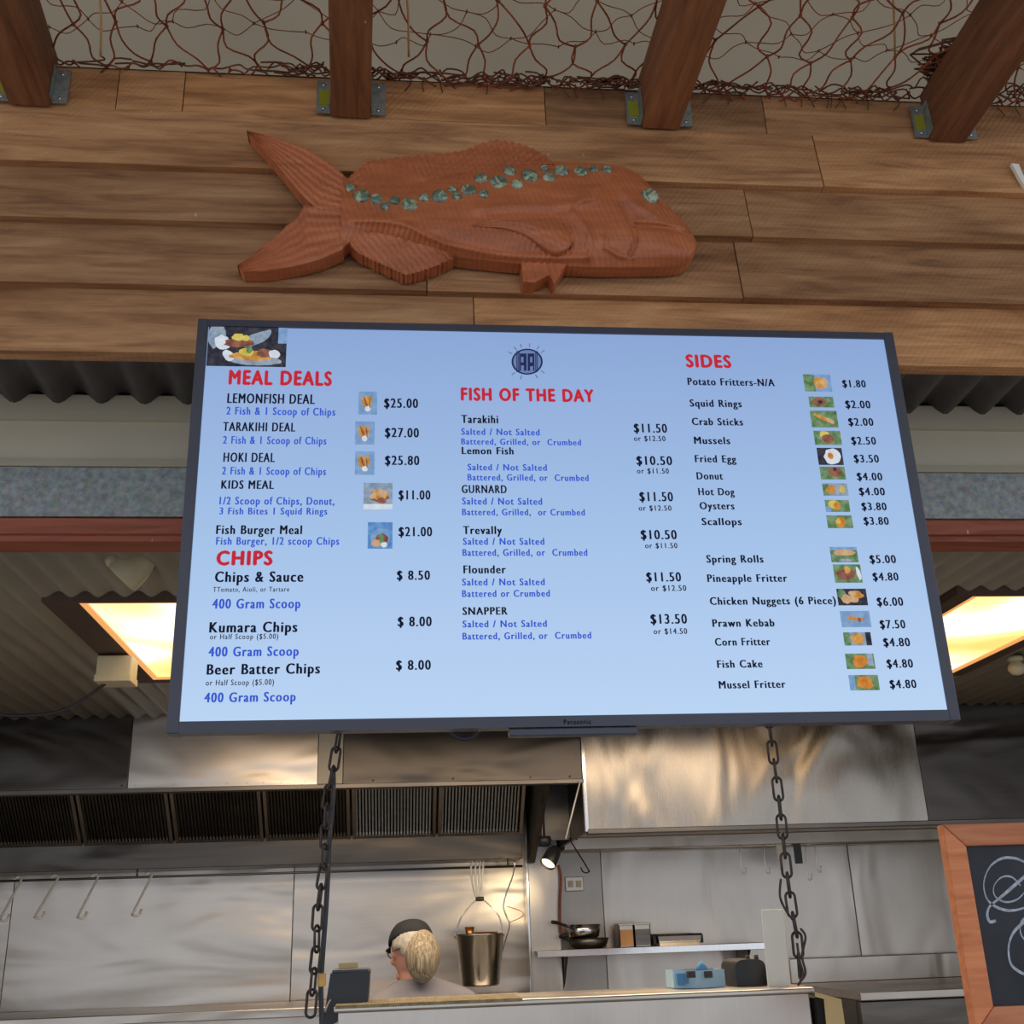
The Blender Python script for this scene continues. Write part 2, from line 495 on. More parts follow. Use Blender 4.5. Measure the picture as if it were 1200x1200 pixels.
# ---- dark corrugated soffit behind the timber wall
def corrugated(name, x0, x1, y0, y1, z, pitch, amp, mat, pts=8, thick=0.004, parent=None, dz=0.0):
    n = int((x1 - x0) / pitch * pts); m = MB(); vs = []
    for t in (0, thick):
        for yy, ex in ((y0, 0), (y1, dz)):
            for i in range(n + 1):
                x = x0 + (x1 - x0) * i / n
                vs.append((x, yy, z + ex + amp * cos(2 * pi * (x - x0) / pitch) + t))
    N = n + 1; fs = []
    for i in range(n):
        fs.append((i, N + i, N + i + 1, i + 1)); fs.append((2 * N + i, 2 * N + i + 1, 3 * N + i + 1, 3 * N + i))
        fs.append((i, i + 1, 2 * N + i + 1, 2 * N + i)); fs.append((N + i, 3 * N + i, 3 * N + i + 1, N + i + 1))
    m.add(vs, fs, 0, True)
    return m.build(name, mat, parent)
struct(corrugated('ceiling_eave', -2.0, 2.7, 2.235, 2.50, 2.905, 0.102, 0.017, 'soffit', dz=-0.012))
# ---- cream channel, galvanised beam, red timber (one behind the other above the opening)
m = MB()
m.box((-2.2, 2.500, 2.835), (2.9, 2.53, 2.90))
m.hexa([Vector(v) for v in ((-2.2, 2.525, 2.735), (2.9, 2.525, 2.735), (2.9, 2.54, 2.735), (-2.2, 2.54, 2.735), (-2.2, 2.515, 2.836), (2.9, 2.515, 2.836), (2.9, 2.54, 2.836), (-2.2, 2.54, 2.836))])
m.hexa([Vector(v) for v in ((-2.2, 2.498, 2.712), (2.9, 2.498, 2.712), (2.9, 2.54, 2.712), (-2.2, 2.54, 2.712), (-2.2, 2.510, 2.736), (2.9, 2.510, 2.736), (2.9, 2.54, 2.736), (-2.2, 2.54, 2.736))])
struct(m.build('trim_1', 'cream'))
struct(box('trim_2', (-2.2, 2.502, 2.586), (2.9, 2.56, 2.711), 'galv', r=0.002))
m = MB(); m.bbox((-2.2, 2.506, 2.545), (2.9, 2.60, 2.584), 0.003); m.box((-2.2, 2.52, 2.53), (2.9, 2.60, 2.546))
struct(m.build('trim_3', 'redwood'))
# slab over the kitchen so no sky shows between beams
struct(box('roof_kitchen', (-3.3, 2.56, 2.92), (4.4, 6.4, 2.98), 'darkgap'))

# ---- kitchen ceiling
struct(corrugated('ceiling', -3.2, 4.3, 2.60, 5.20, 2.61, 0.076, 0.0095, 'ceil', pts=10))
struct(box('wall_left', (-3.3, 2.5, 0), (-3.2, 6.25, 2.95), 'cream_wall'))
struct(box('wall_right', (4.3, 2.5, 0), (4.4, 6.25, 2.95), 'cream_wall'))

# ---- kitchen back wall in steel sheets
YW = 6.15
wb = struct(box('wall_back', (-3.2, YW + 0.004, 0), (4.3, YW + 0.1, 2.95), 'steel_dark'))
seams = [-3.2, at(12, 1080, YW).x, at(343, 1080, YW).x, at(619, 1080, YW).x, at(708, 1080, YW).x, at(1004, 1080, YW).x, 3.55, 4.3]
for i in range(len(seams) - 1):
    o = MB().bbox((seams[i] + 0.002, YW - 0.004 - 0.002 * (i % 2), 0.9), (seams[i + 1] - 0.002, YW + 0.004, 2.94), 0.0015)
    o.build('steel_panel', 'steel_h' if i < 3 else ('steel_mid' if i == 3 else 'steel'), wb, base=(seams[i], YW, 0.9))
# sheet cover on the taller bright splash panel between shelf and hood
a, b = at(706, 985, YW), at(1000, 1086, YW)

# column box in the back wall
cx0, cx1 = at(621, 1080, 6.02).x, at(657, 1080, 6.02).x
struct(MB().bbox((cx0, 6.02, 0.9), (cx1, YW, 2.9), 0.004).build('trim_4', 'steel'))
struct(MB().bbox((cx0 - 0.012, 6.012, 0.9), (cx0, YW, 2.9), 0.002).build('trim_5', 'steel_bright'))

# ================================================================== VERANDA: rafters, roof, net
dd = ray(412, 1180).normalized()          # direction of rafters, away from viewer
up = Vector((0, 0, 1)); side = dd.cross(up).normalized(); upn = side.cross(dd).normalized()
slope = -dd.z / dd.y
roof = MB()
Y0, Y1 = -0.6, 2.9
def roofz(y, off): return 3.62 + off + (2.15 - y) * slope
roof.poly([Vector(v) for v in ((-3, Y0, roofz(Y0, .17)), (4, Y0, roofz(Y0, .17)), (4, Y1, roofz(Y1, .17)), (-3, Y1, roofz(Y1, .17)))])
struct(roof.build('ceiling_veranda', 'roofliner'))
struct(box('wall_gable', (-3, 2.62, 2.95), (4, 2.66, 3.8), 'cream_wall'))

RW = 0.094
rlabels = ['leftmost roof rafter, cut by the left edge', 'dark roof rafter second from left, above the fish tail',
           'roof rafter second from right, with an orange-brown left face', 'rightmost roof rafter, slanting up to the right corner']
rp = [(35, 125), (411, 139), (774, 152), (1110, 167)]
for i, (px, py) in enumerate(rp):
    p0 = at(px, py, 2.165)
    t = thing('rafter', p0, rlabels[i], 'rafter', 'veranda rafters')
    m = MB(); vs = []
    L = 2.9
    for (s_, l_, h_) in ((-1, L, 0), (1, L, 0), (1, 0, 0), (-1, 0, 0), (-1, L, 1), (1, L, 1), (1, 0, 1), (-1, 0, 1)):
        vs.append(p0 - dd * l_ + side * (s_ * RW / 2) + upn * (h_ * 0.15))
    m.hexa(vs); b_ = m.build('beam', 'rafter', t)
    bv = b_.modifiers.new('bevel', 'BEVEL'); bv.width = 0.005; bv.segments = 2
    for s_ in (-1, 1):
        h = MB()
        x0 = p0.x + s_ * (RW / 2 + 0.001)
        x1 = x0 + s_ * 0.034
        zz0, zz1 = p0.z + 0.012, p0.z + 0.108
        h.box((min(x0, x1), 2.162, zz0), (max(x0, x1), 2.1655, zz1))
        q = [p0 + side * s_ * (RW / 2 + 0.0012) + upn * 0.012 - dd * 0.0, p0 + side * s_ * (RW / 2 + 0.0012) + upn * 0.108]
        h.hexa([q[0] - dd * .03, q[0] - dd * .03 + side * s_ * .002, q[0] + side * s_ * .002, q[0], q[1] - dd * .03, q[1] - dd * .03 + side * s_ * .002, q[1] + side * s_ * .002, q[1]])
        hg = h.build('joist_hanger', 'galv', t)
        if (i, s_) in ((0, -1), (1, -1), (2, -1), (3, -1)):
            xa, xb = sorted((x0 + s_ * 0.004, x1 - s_ * 0.006))
            box('sticker', (xa, 2.1605, zz0 + 0.022), (xb, 2.1622, zz0 + 0.066), 'tag_yellow', hg)
        for k in range(2):
            MB().lathe([(0.0001, -0.002), (0.004, -0.002), (0.004, 0.001), (0.0001, 0.002)], 8, mat=Matrix.Translation(((x0 + x1) / 2, 2.161, zz0 + 0.012 + k * 0.07)) @ Matrix.Rotation(pi / 2, 4, 'X')).build('nail', 'steel_bright', hg)

# ---- fishing net
net = thing('fishing_net', (0.3, 1.3, 3.66), 'orange-brown knotted fishing net draped over the rafters under the roof', 'net')
def netpt(x, y, lift, amp):
    z = roofz(y, lift) - amp * abs(sin((x + 0.92) * pi / 0.78)) * 0.6 + 0.01 * sin(7 * x + 5 * y)
    return Vector((x + 0.016 * sin(9 * y + 3 * x), y, z))
def diamond(mb, x0, x1, y0, y1, px_, py_, r, lift, amp, jit, shear=0.0):
    nx, ny = int((x1 - x0) / px_), int((y1 - y0) / py_)
    K = {}
    for j in range(ny + 1):
        for i in range(-1, nx + 2):
            x = x0 + (i + 0.5 * (j % 2)) * px_ + shear * (j * py_) + random.uniform(-jit, jit)
            y = y0 + j * py_ + random.uniform(-jit, jit)
            K[i, j] = netpt(x, min(y, 2.17), lift, amp) + Vector((0, 0, random.uniform(-.012, .012)))
    for j in range(ny):
        for i in range(-1, nx + 1):
            a = K[i, j]
            nb = [K[i, j + 1], K[i - 1, j + 1] if (i - 1, j + 1) in K else None] if j % 2 == 0 else [K[i, j + 1], K[i + 1, j + 1]]
            for b in nb:
                if b is None: continue
                d = b - a; q = Vector((d.y, -d.x, 0)).normalized()
                s1 = random.uniform(-.022, .022); s2 = random.uniform(-.022, .022)
                pts = spline([a, a + d * .3 + q * s1 - Vector((0, 0, .012)), a + d * .68 + q * s2 - Vector((0, 0, .01)), b], 3)
                mb.tube(pts, r, 5, cap=False)
    for p in K.values():
        mb.tube([p + Vector((0, -.006, 0)), p, p + Vector((0, .006, 0))], [r * .9, r * 2.2, r * .9], 5)
m = MB(); diamond(m, -1.5, 2.4, 0.17, 2.32, 0.115, 0.125, 0.0023, 0.02, 0.05, 0.012); m.build('twine_mesh', 'net', net)
m = MB(); diamond(m, -1.5, 2.4, 0.4, 2.25, 0.20, 0.06, 0.0012, 0.12, 0.02, 0.012, 0.15); m.build('upper_twine_mesh', 'net', net)
# gathered net lying along the top board
m = MB()
for k in range(150):
    x = random.uniform(-1.2, 1.9)
    dens = 1.0 if x > -0.05 else 0.25
    if random.random() > dens: continue
    big = 1.0 + 1.6 * math.exp(-((x - 1.40) / 0.12) ** 2)
    pts = []
    n = 6
    for i in range(n):
        xx = x + (i - 2.5) * random.uniform(0.015, 0.035)
        pts.append((xx, 2.155 + random.uniform(-.02, .012) * big, 3.597 + random.uniform(-.008, .022) * big + (0.02 if x > 1.25 else 0)))
    m.tube(spline(pts, 3), 0.0022, 5)
for k in range(60):       # heavier clump against the right-hand rafter
    c = Vector((1.40, 2.10, 3.66))
    pts = [c + Vector((random.gauss(0, .05), random.gauss(0, .035), random.gauss(0, .018))) for _ in range(5)]
    m.tube(spline(pts, 3), 0.0024, 5)
for k in range(24):       # loose ends hanging over the board
    x = random.uniform(0.0, 1.8)
    m.tube(spline([(x, 2.168, 3.61), (x + random.uniform(-.01, .01), 2.166, 3.59), (x + random.uniform(-.02, .02), 2.170, 3.57)], 3), 0.0016, 5)
m.build('gathered_edge', 'net2', net)['kind'] = 'stuff'
for px in (118, 479, 1049):      # cords tying the net
    m = MB()
    a, b = at(px, 66, 2.1), at(px - 6, -40, 1.75)
    m.tube(spline([a, (a + b) / 2 + Vector((.004, 0, .01)), b], 4), 0.0028, 6)
    m.build('tie_cord', 'tan', net)

# small pale scrap pinned at the right edge
p = at(1194, 205, 2.14)
sc_ = MB()
sc_.add([p + Vector(v) for v in ((-.012, 0, .035), (.004, -.004, .03), (.010, -.002, 0), (.022, -.005, -.03), (.008, 0, -.035), (-.004, -.003, -.005), (-.012, .01, .035), (.004, .006, .03), (.010, .008, 0), (.022, .005, -.03), (.008, .01, -.035), (-.004, .007, -.005))],
        [(0, 5, 2, 1), (5, 4, 3, 2), (6, 7, 8, 11), (11, 8, 9, 10), (0, 1, 7, 6), (1, 2, 8, 7), (2, 3, 9, 8), (3, 4, 10, 9), (4, 5, 11, 10), (5, 0, 6, 11)])
tag(sc_.build('shell_ornament', 'white'), 'small pale shell scrap on the timber wall at the right edge', 'ornament')

# ================================================================== CARVED FISH
YF = 2.118
fish = thing('carved_fish', at(560, 320, YF), 'large reddish carved wooden snapper mounted on the timber wall above the menu screen', 'sculpture')
import bisect
def interp(poly, x):
    for i in range(len(poly) - 1):
        (x0, y0), (x1, y1) = poly[i], poly[i + 1]
        if x0 <= x <= x1: return y0 + (y1 - y0) * (x - x0) / max(1e-6, x1 - x0)
    return poly[0][1] if x < poly[0][0] else poly[-1][1]
def segdist(p, poly):
    best = 1e9
    for i in range(len(poly) - 1):
        ax, ay = poly[i]; bx, by = poly[i + 1]
        dx, dy = bx - ax, by - ay
        t = max(0, min(1, ((p[0] - ax) * dx + (p[1] - ay) * dy) / (dx * dx + dy * dy)))
        best = min(best, sqrt((p[0] - ax - dx * t) ** 2 + (p[1] - ay - dy * t) ** 2))
    return best
def loft(name, up_, lo_, n, mrows, hf, mat='carve', back=0.0):
    """up_, lo_: matched outline functions of s in 0..1 giving measured outline points; hf(s,t,px,py) -> relief height in metres"""
    mb = MB(); vs = []
    for i in range(n + 1):
        s = i / n
        a, b = up_(s), lo_(s)
        for j in range(mrows + 1):
            t = j / mrows
            px, py = a[0] + (b[0] - a[0]) * t, a[1] + (b[1] - a[1]) * t
            q = at(px, py, YF - hf(s, t, px, py))
            vs.append(q)
    N = mrows + 1; F = []
    for i in range(n):
        for j in range(mrows):
            F.append((i * N + j, i * N + j + 1, (i + 1) * N + j + 1, (i + 1) * N + j))
    mb.add(vs, F, 0, True)
    # rim down to the wall
    ring = [i * N for i in range(n + 1)] + [n * N + j for j in range(1, N)] + [i * N + mrows for i in range(n - 1, -1, -1)] + [j for j in range(mrows - 1, 0, -1)]
    rv = [vs[k].copy() for k in ring] + [Vector((vs[k].x, 2.149, vs[k].z)) for k in ring]
    R = len(ring); mb.add(rv, [(k, (k + 1) % R, R + (k + 1) % R, R + k) for k in range(R)])
    return mb.build(name, mat, fish)
def pl(pts):     # polyline by arc fraction
    P = [(float(a), float(b)) for a, b in pts]; L = [0]
    for i in range(1, len(P)): L.append(L[-1] + sqrt((P[i][0] - P[i - 1][0]) ** 2 + (P[i][1] - P[i - 1][1]) ** 2))
    def f(s):
        d = s * L[-1]
        for i in range(1, len(P)):
            if d <= L[i] or i == len(P) - 1:
                t = (d - L[i - 1]) / max(1e-9, L[i] - L[i - 1])
                return (P[i - 1][0] + (P[i][0] - P[i - 1][0]) * t, P[i - 1][1] + (P[i][1] - P[i - 1][1]) * t)
    return f
def sm2(pts, n=5):
    return [(v.x, v.y) for v in spline([(a, b, 0) for a, b in pts], n)]
topP = sm2([(400, 203), (410, 210), (430, 214), (480, 212), (530, 200), (580, 190), (620, 186), (647, 189), (680, 190), (720, 193), (745, 202), (763, 219), (780, 238), (800, 259), (810, 272), (816, 283)])
botP = sm2([(400, 292), (412, 283), (440, 277), (470, 284), (500, 293), (530, 300), (560, 304), (600, 308), (650, 311), (700, 313), (760, 313), (795, 311), (808, 306), (814, 298), (816, 288)])
gill = sm2([(697, 232), (680, 236), (672, 248), (682, 262), (692, 280), (690, 300)]); cheek = sm2([(728, 240), (740, 262), (745, 280), (738, 300)]); jaw = [(712, 270), (710, 290), (726, 300), (742, 302)]
mouth = sm2([(745, 264), (775, 266), (812, 273)]); browl = sm2([(722, 216), (742, 236), (765, 250)])
lat = sm2([(415, 258), (470, 262), (520, 285), (600, 300), (690, 302)]); upl = sm2([(560, 245), (600, 240), (660, 240), (700, 220)])
def bodyh(s, t, px, py):
    e = min(t, 1 - t); ex = min(1.0, (816 - px) / 30.0); ex = max(0, ex)
    h = 0.010 + 0.034 * (1 - (1 - min(1, e * 2.6)) ** 2) * (0.35 + 0.65 * sqrt(ex)) * min(1, 0.5 + (px - 400) / 160)
    for line, hh, wd in ((gill, 0.009, 4), (cheek, -0.008, 3.5), (jaw, 0.006, 3), (mouth, -0.010, 2.6), (browl, 0.007, 5), (lat, 0.007, 4), (upl, 0.006, 5)):
        d = segdist((px, py), line)
        if d < wd * 3: h += hh * math.exp(-(d / wd) ** 2)
    if 400 < px < 690: h += 0.0016 * sin(px * 0.95 + py * 0.25) * (0.5 + 0.5 * cos((t - 0.8) * 8))
    return h
def xf(poly, x0, x1): return lambda s: ((x0 + (x1 - x0) * s), interp(poly, x0 + (x1 - x0) * s))
loft('body', xf(topP, 400, 816), xf(botP, 400, 816), 260, 56, bodyh)
ray_ = lambda k, a: (lambda s, t, px, py: 0.012 + a * (0.5 + 0.5 * sin(k * s)) + 0.003 * sin(pi * t))
# tail: two lobes
loft('tail_lobe', pl([(402, 204), (385, 189), (355, 172), (320, 160), (289, 153)]), pl([(402, 250), (372, 246), (352, 226), (322, 190), (290, 155)]), 60, 30,
     lambda s, t, px, py: 0.010 + 0.009 * (1 - s) + 0.0018 * sin(t * 42))
loft('tail_lobe', pl([(402, 246), (372, 243), (356, 240), (350, 254), (335, 265), (322, 279), (305, 290), (290, 303), (278, 311)]), pl([(402, 292), (375, 304), (345, 312), (310, 318), (285, 319), (279, 313)]), 60, 30,
     lambda s, t, px, py: 0.010 + 0.009 * (1 - s) + 0.0020 * sin(t * 36))
def serr(pts, n, amp):
    f = pl(pts)
    def g(s):
        a = f(s); return (a[0], a[1] + amp * abs(((s * n) % 1) - 0.5))
    return g
loft('dorsal_fin', serr([(408, 208), (424, 190), (440, 186), (480, 182), (520, 179), (545, 175), (562, 167), (580, 163), (600, 165), (620, 171), (640, 182), (649, 191)], 30, 4), pl([(410, 216), (440, 224), (480, 222), (530, 210), (580, 198), (620, 192), (649, 192)]), 240, 12,
     lambda s, t, px, py: 0.009 + 0.010 * t + 0.0022 * sin((px * 0.9 + py * 1.3) * 0.62))
loft('anal_fin', pl([(410, 272), (440, 272), (470, 278), (500, 288), (532, 298)]), serr([(410, 288), (420, 297), (440, 307), (462, 317), (476, 323), (492, 319), (512, 312), (532, 303)], 26, -3), 160, 12,
     lambda s, t, px, py: 0.020 - 0.010 * t + 0.0018 * sin((px * 1.0 - py * 0.9) * 0.7))
loft('pelvic_fin', pl([(611, 306), (640, 307), (664, 309)]), pl([(613, 330), (626, 331), (644, 322), (650, 333), (660, 316)]), 40, 8, lambda s, t, px, py: 0.014 + 0.0016 * sin(s * 40))
def pecth(s, t, px, py):
    e = min(t, 1 - t) * 2
    return 0.044 + 0.008 * sqrt(max(0, e)) * min(1, (s + 0.02) * 4) + 0.0012 * sin(t * 30)
loft('pectoral_fin', pl(sm2([(553, 264), (590, 251), (630, 250), (655, 258), (669, 276), (670, 286)])), pl(sm2([(553, 266), (585, 268), (615, 276), (640, 292), (655, 297), (670, 288)])), 60, 14, pecth)
discs = [(409.7, 220.7, 5), (424, 230, 7.5), (441.7, 234, 6), (451.7, 242, 4.5), (463, 235, 5), (480.7, 239, 7.5), (497, 232, 5), (515.7, 231, 7.5), (530, 223, 4), (535.7, 230, 4.5), (548.7, 222.7, 7), (564, 211, 6.5), (566.7, 227.7, 5), (583.7, 213.7, 8.5), (598, 201, 6.5), (606, 216.7, 5.5), (622, 205.7, 8.5), (638, 198, 4), (643, 209, 6), (657.7, 202, 7), (679.7, 202, 7), (695.7, 199, 4.5), (711, 200, 5)]
def disc(name, px, py, r, mat, extra=0.0):
    tt = (py - interp(topP, px)) / (interp(botP, px) - interp(topP, px))
    c = at(px, py, YF - bodyh(0, max(0.02, tt), px, py) + 0.0005)
    R = r / 410
    tilt = Matrix.Rotation(random.uniform(-.3, .3), 4, 'X') @ Matrix.Rotation(random.uniform(-.3, .3), 4, 'Z')
    mt = Matrix.Translation(c) @ tilt @ Matrix.Rotation(pi / 2, 4, 'X')
    return MB().lathe([(R, -.006), (R, .002), (R * .85, .0045 + extra), (R * .5, .006 + extra * 1.6), (0.0001, .007 + extra * 2)], 16, mat=mt).build(name, mat, fish)
for px, py, r in discs: disc('shell_disc', px, py, r, 'paua')
e_ = disc('eye', 760.7, 231.7, 9, 'paua', 0.002)
e_['label'] = 'green shell eye'

# ================================================================== MENU SCREEN
YT = 1.99
tl, tr, br, bl = at(233, 374, YT), at(1047, 388, YT), at(1126, 845, YT), at(193, 859, YT)
TX0, TX1 = (tl.x + bl.x) / 2, (tr.x + br.x) / 2
TZ1, TZ0 = (tl.z + tr.z) / 2, (bl.z + br.z) / 2
tv = thing('menu_screen', ((TX0 + TX1) / 2, YT + .02, TZ0), 'wide wall-mounted display showing the fish and chip menu', 'screen')
BZ = 0.021
m = MB()
m.box((TX0 + BZ - .001, YT + .0015, TZ1 - BZ * .75), (TX1 - BZ + .001, YT + .0385, TZ1 - .001))
m.box((TX0 + BZ - .001, YT + .0015, TZ0 + .001), (TX1 - BZ + .001, YT + .0385, TZ0 + BZ))
m.bbox((TX0, YT, TZ0), (TX0 + BZ, YT + .04, TZ1), .002)
m.bbox((TX1 - BZ, YT, TZ0), (TX1, YT + .04, TZ1), .002)
m.build('bezel', 'bezel', tv)
box('back_cover', (TX0 + .05, YT + .035, TZ0 + .04), (TX1 - .05, YT + .075, TZ1 - .04), 'black', tv, r=.01)
box('wall_bracket', (-.1, YT + .075, 2.64), (.9, 2.15, 2.76), 'black', tv, r=.004)
ia = at(622, 853, YT); ib = at(748, 856, YT); ic = at(597, 853, YT)
box('sensor_bar', (ic.x, YT + .004, TZ0 - .014), (ib.x, YT + .03, TZ0 - .0005), 'bezel', tv, r=.002)
YS = YT + .006
SX0, SX1, SZ0, SZ1 = TX0 + BZ, TX1 - BZ, TZ0 + BZ, TZ1 - BZ * .75
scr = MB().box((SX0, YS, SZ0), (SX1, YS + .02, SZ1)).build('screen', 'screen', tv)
# object coords origin for the screen gradient: top edge
def rebase(o, newloc):
    d = newloc - world_loc(o)
    o.data.transform(Matrix.Translation(-d)); o.location = o.location + d
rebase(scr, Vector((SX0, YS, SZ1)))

def textmesh(s, bold):
    c = bpy.data.curves.new('t', 'FONT'); c.body = s; c.size = 1; c.space_character = 1.20; c.space_word = 1.1
    c.resolution_u = 3
    o = bpy.data.objects.new('t', c); COL.objects.link(o)
    dg = bpy.context.evaluated_depsgraph_get()
    me = bpy.data.meshes.new_from_object(o.evaluated_get(dg))
    COL.objects.unlink(o); bpy.data.objects.remove(o); bpy.data.curves.remove(c)
    return me
def text(s, x0, x1, ya, yb, mat, bold=0.008, parent=None, Y=None, name='menu_text', lift=0.0006):
    Y = YS if Y is None else Y; parent = parent or scr
    me = textmesh(s, 0.0)
    k_ = {0.0: .020, .002: .028, .012: .048, .010: .042, .014: .040, .018: .044}.get(bold, bold)
    bm = bmesh.new()
    for dx, dz in ((0, 0), (k_, 0), (-k_, 0), (k_ / 2, 0), (-k_ / 2, 0)) + (((0, k_ * .6), (0, -k_ * .6)) if bold > .03 else ()):
        q0 = len(bm.verts); bm.from_mesh(me); bm.verts.ensure_lookup_table()
        for v in bm.verts[q0:]: v.co.x += dx; v.co.y += dz
    bm.to_mesh(me); bm.free()
    xs = [v.co.x for v in me.vertices]
    mn, mx = min(xs), max(xs)
    xm = (x0 + x1) / 2
    A, B = at(x0, yb, Y), at(x1, yb, Y)
    zt, zb_ = at(xm, ya, Y).z, at(xm, yb, Y).z
    cap = 0.729 if any(ch.isupper() or ch.isdigit() for ch in s) else 0.729
    hz = (zt - zb_) / cap
    sx = (B.x - A.x) / (mx - mn)
    pl_ = world_loc(parent)
    for v in me.vertices:
        v.co = Vector((A.x + (v.co.x - mn) * sx, Y - lift, zb_ + v.co.y * hz)) - pl_
    me.materials.clear(); me.materials.append(M[mat])
    o = bpy.data.objects.new(name, me); COL.objects.link(o); o.parent = parent
    return o
R_, K_, B_ = 't_red', 't_black', 't_blue'
TXT = [('MEAL DEALS', 267.5, 389, 434, 451, R_, .062), ('LEMONFISH DEAL', 266, 369, 461, 473, K_, .012), ('2 Fish & 1 Scoop of Chips', 265, 393, 477, 486.5, B_, .014),
 ('TARAKIHI DEAL', 261, 346, 494.5, 505.5, K_, .012), ('2 Fish & 1 Scoop of Chips', 261, 382.5, 511, 520.5, B_, .014), ('HOKI DEAL', 261.5, 322, 530, 541.5, K_, .012),
 ('2 Fish & 1 Scoop of Chips', 260, 382, 547, 556.5, B_, .014), ('KIDS MEAL', 259, 321, 562.5, 573, K_, .012), ('1/2 Scoop of Chips, Donut,', 257, 392, 582, 591.5, B_, .014),
 ('3 Fish Bites 1 Squid Rings', 257, 383.5, 594.5, 603, B_, .014), ('Fish Burger Meal', 253, 354, 615, 626, K_, .012), ('Fish Burger, 1/2 scoop Chips', 253, 397.5, 629, 638.5, B_, .014),
 ('CHIPS', 253, 319.5, 645, 662, R_, .062), ('Chips & Sauce', 251.5, 355.5, 669, 682, K_, .012), ('TTomato, Aioli, or Tartare', 249.5, 339, 687.5, 693.5, K_, .0),
 ('400 Gram Scoop', 248.5, 352, 701, 713, B_, .018), ('Kumara Chips', 245, 348.5, 728, 741, K_, .012), ('or Half Scoop ($5.00)', 246, 326, 742.5, 749, K_, .0),
 ('400 Gram Scoop', 244, 350, 757, 769, B_, .018), ('Beer Batter Chips', 242, 375, 777, 790, K_, .012), ('or Half Scoop ($5.00)', 241, 321, 796, 803, K_, .0),
 ('400 Gram Scoop', 239, 346.5, 810.5, 822.5, B_, .018),
 ('$25.00', 450, 490, 466.5, 478, K_, .010), ('$27.00', 451, 491, 501, 512.5, K_, .010), ('$25.80', 451, 491.5, 533.5, 545, K_, .010), ('$11.00', 467, 504.5, 574, 585.5, K_, .010), ('$21.00', 467, 506.5, 617, 628.5, K_, .010),
 ('$ 8.50', 465, 504, 668, 679.5, K_, .010), ('$ 8.00', 466, 506, 722, 734, K_, .010), ('$ 8.00', 464, 505, 773, 785, K_, .010),
 ('FISH OF THE DAY', 540, 696.5, 455, 470, R_, .062),
 ('Tarakihi', 540.5, 584, 486, 496, K_, .012), ('Salted / Not Salted', 540.5, 632.5, 502, 510, B_, .014), ('Battered, Grilled, or  Crumbed', 540.5, 681, 514, 521.5, B_, .014),
 ('Lemon Fish', 541, 602, 523.5, 532.5, K_, .012), ('Salted / Not Salted', 548, 641, 543.5, 551.5, B_, .014), ('Battered, Grilled, or  Crumbed', 548, 690, 555.5, 563.5, B_, .014),
 ('GURNARD', 541, 594, 568, 578, K_, .012), ('Salted / Not Salted', 541.5, 635.5, 583, 591.5, B_, .014), ('Battered, Grilled,  or Crumbed', 541.5, 685.5, 596, 604, B_, .014),
 ('Trevally', 542.5, 588.5, 616, 626, K_, .012), ('Salted / Not Salted', 542.5, 638, 630, 638.5, B_, .014), ('Battered, Grilled, or  Crumbed', 542, 688.5, 643, 651.5, B_, .014),
 ('Flounder', 543, 593, 662, 672, K_, .012), ('Salted / Not Salted', 541.5, 638.5, 677.5, 686, B_, .014), ('Battered or Crumbed', 541.5, 644.5, 691, 699.5, B_, .014),
 ('SNAPPER', 542, 595, 711, 720.5, K_, .012), ('Salted / Not Salted', 542, 641, 726.5, 735, B_, .014), ('Battered, Grilled, or  Crumbed', 542, 693, 740.5, 749, B_, .014),
 ('$11.50', 743, 782, 496, 507, K_, .014), ('or $12.50', 743, 780, 510.5, 517, K_, .002), ('$10.50', 746, 788, 534, 545, K_, .014), ('or $11.50', 746.5, 784, 548.5, 555, K_, .002),
 ('$11.50', 749.5, 789, 576, 587.5, K_, .014), ('or $12.50', 748.5, 787, 592, 598.5, K_, .002), ('$10.50', 751, 793.5, 620.5, 632, K_, .014), ('or $11.50', 756, 794, 636, 642.5, K_, .002),
 ('$11.50', 757.5, 798.5, 670, 681.5, K_, .014), ('or $12.50', 763, 804.5, 685.5, 692.5, K_, .002), ('$13.50', 762.5, 805.5, 719, 731, K_, .014), ('or $14.50', 766, 805.5, 736, 743, K_, .002),
 ('SIDES', 804, 857.5, 415.5, 430.5, R_, .062), ('Potato Fritters-N/A', 806, 908, 443, 452, K_, .012), ('Squid Rings', 808.5, 869.5, 468, 477, K_, .012), ('Crab Sticks', 811, 871, 489.5, 498.5, K_, .012),
 ('Mussels', 813.5, 856, 511.5, 520.5, K_, .012), ('Fried Egg', 814.5, 863, 533, 542, K_, .012), ('Donut', 816.5, 847.5, 553, 562, K_, .012), ('Hot Dog', 818.5, 861, 571.5, 580.5, K_, .012),
 ('Oysters', 820, 861, 588, 597, K_, .012), ('Scallops', 822.5, 869.5, 606.5, 615.5, K_, .012), ('Spring Rolls', 828, 895, 650, 659.5, K_, .012), ('Pineapple Fritter', 829, 923, 672.5, 682, K_, .012),
 ('Chicken Nuggets (6 Piece)', 832, 980, 699, 708.5, K_, .012), ('Prawn Kebab', 835, 908, 725, 734.5, K_, .012), ('Corn Fritter', 838, 903, 747, 756.5, K_, .012), ('Fish Cake', 840.5, 894, 773, 782.5, K_, .012), ('Mussel Fritter', 842.5, 921, 797, 806.5, K_, .012)]
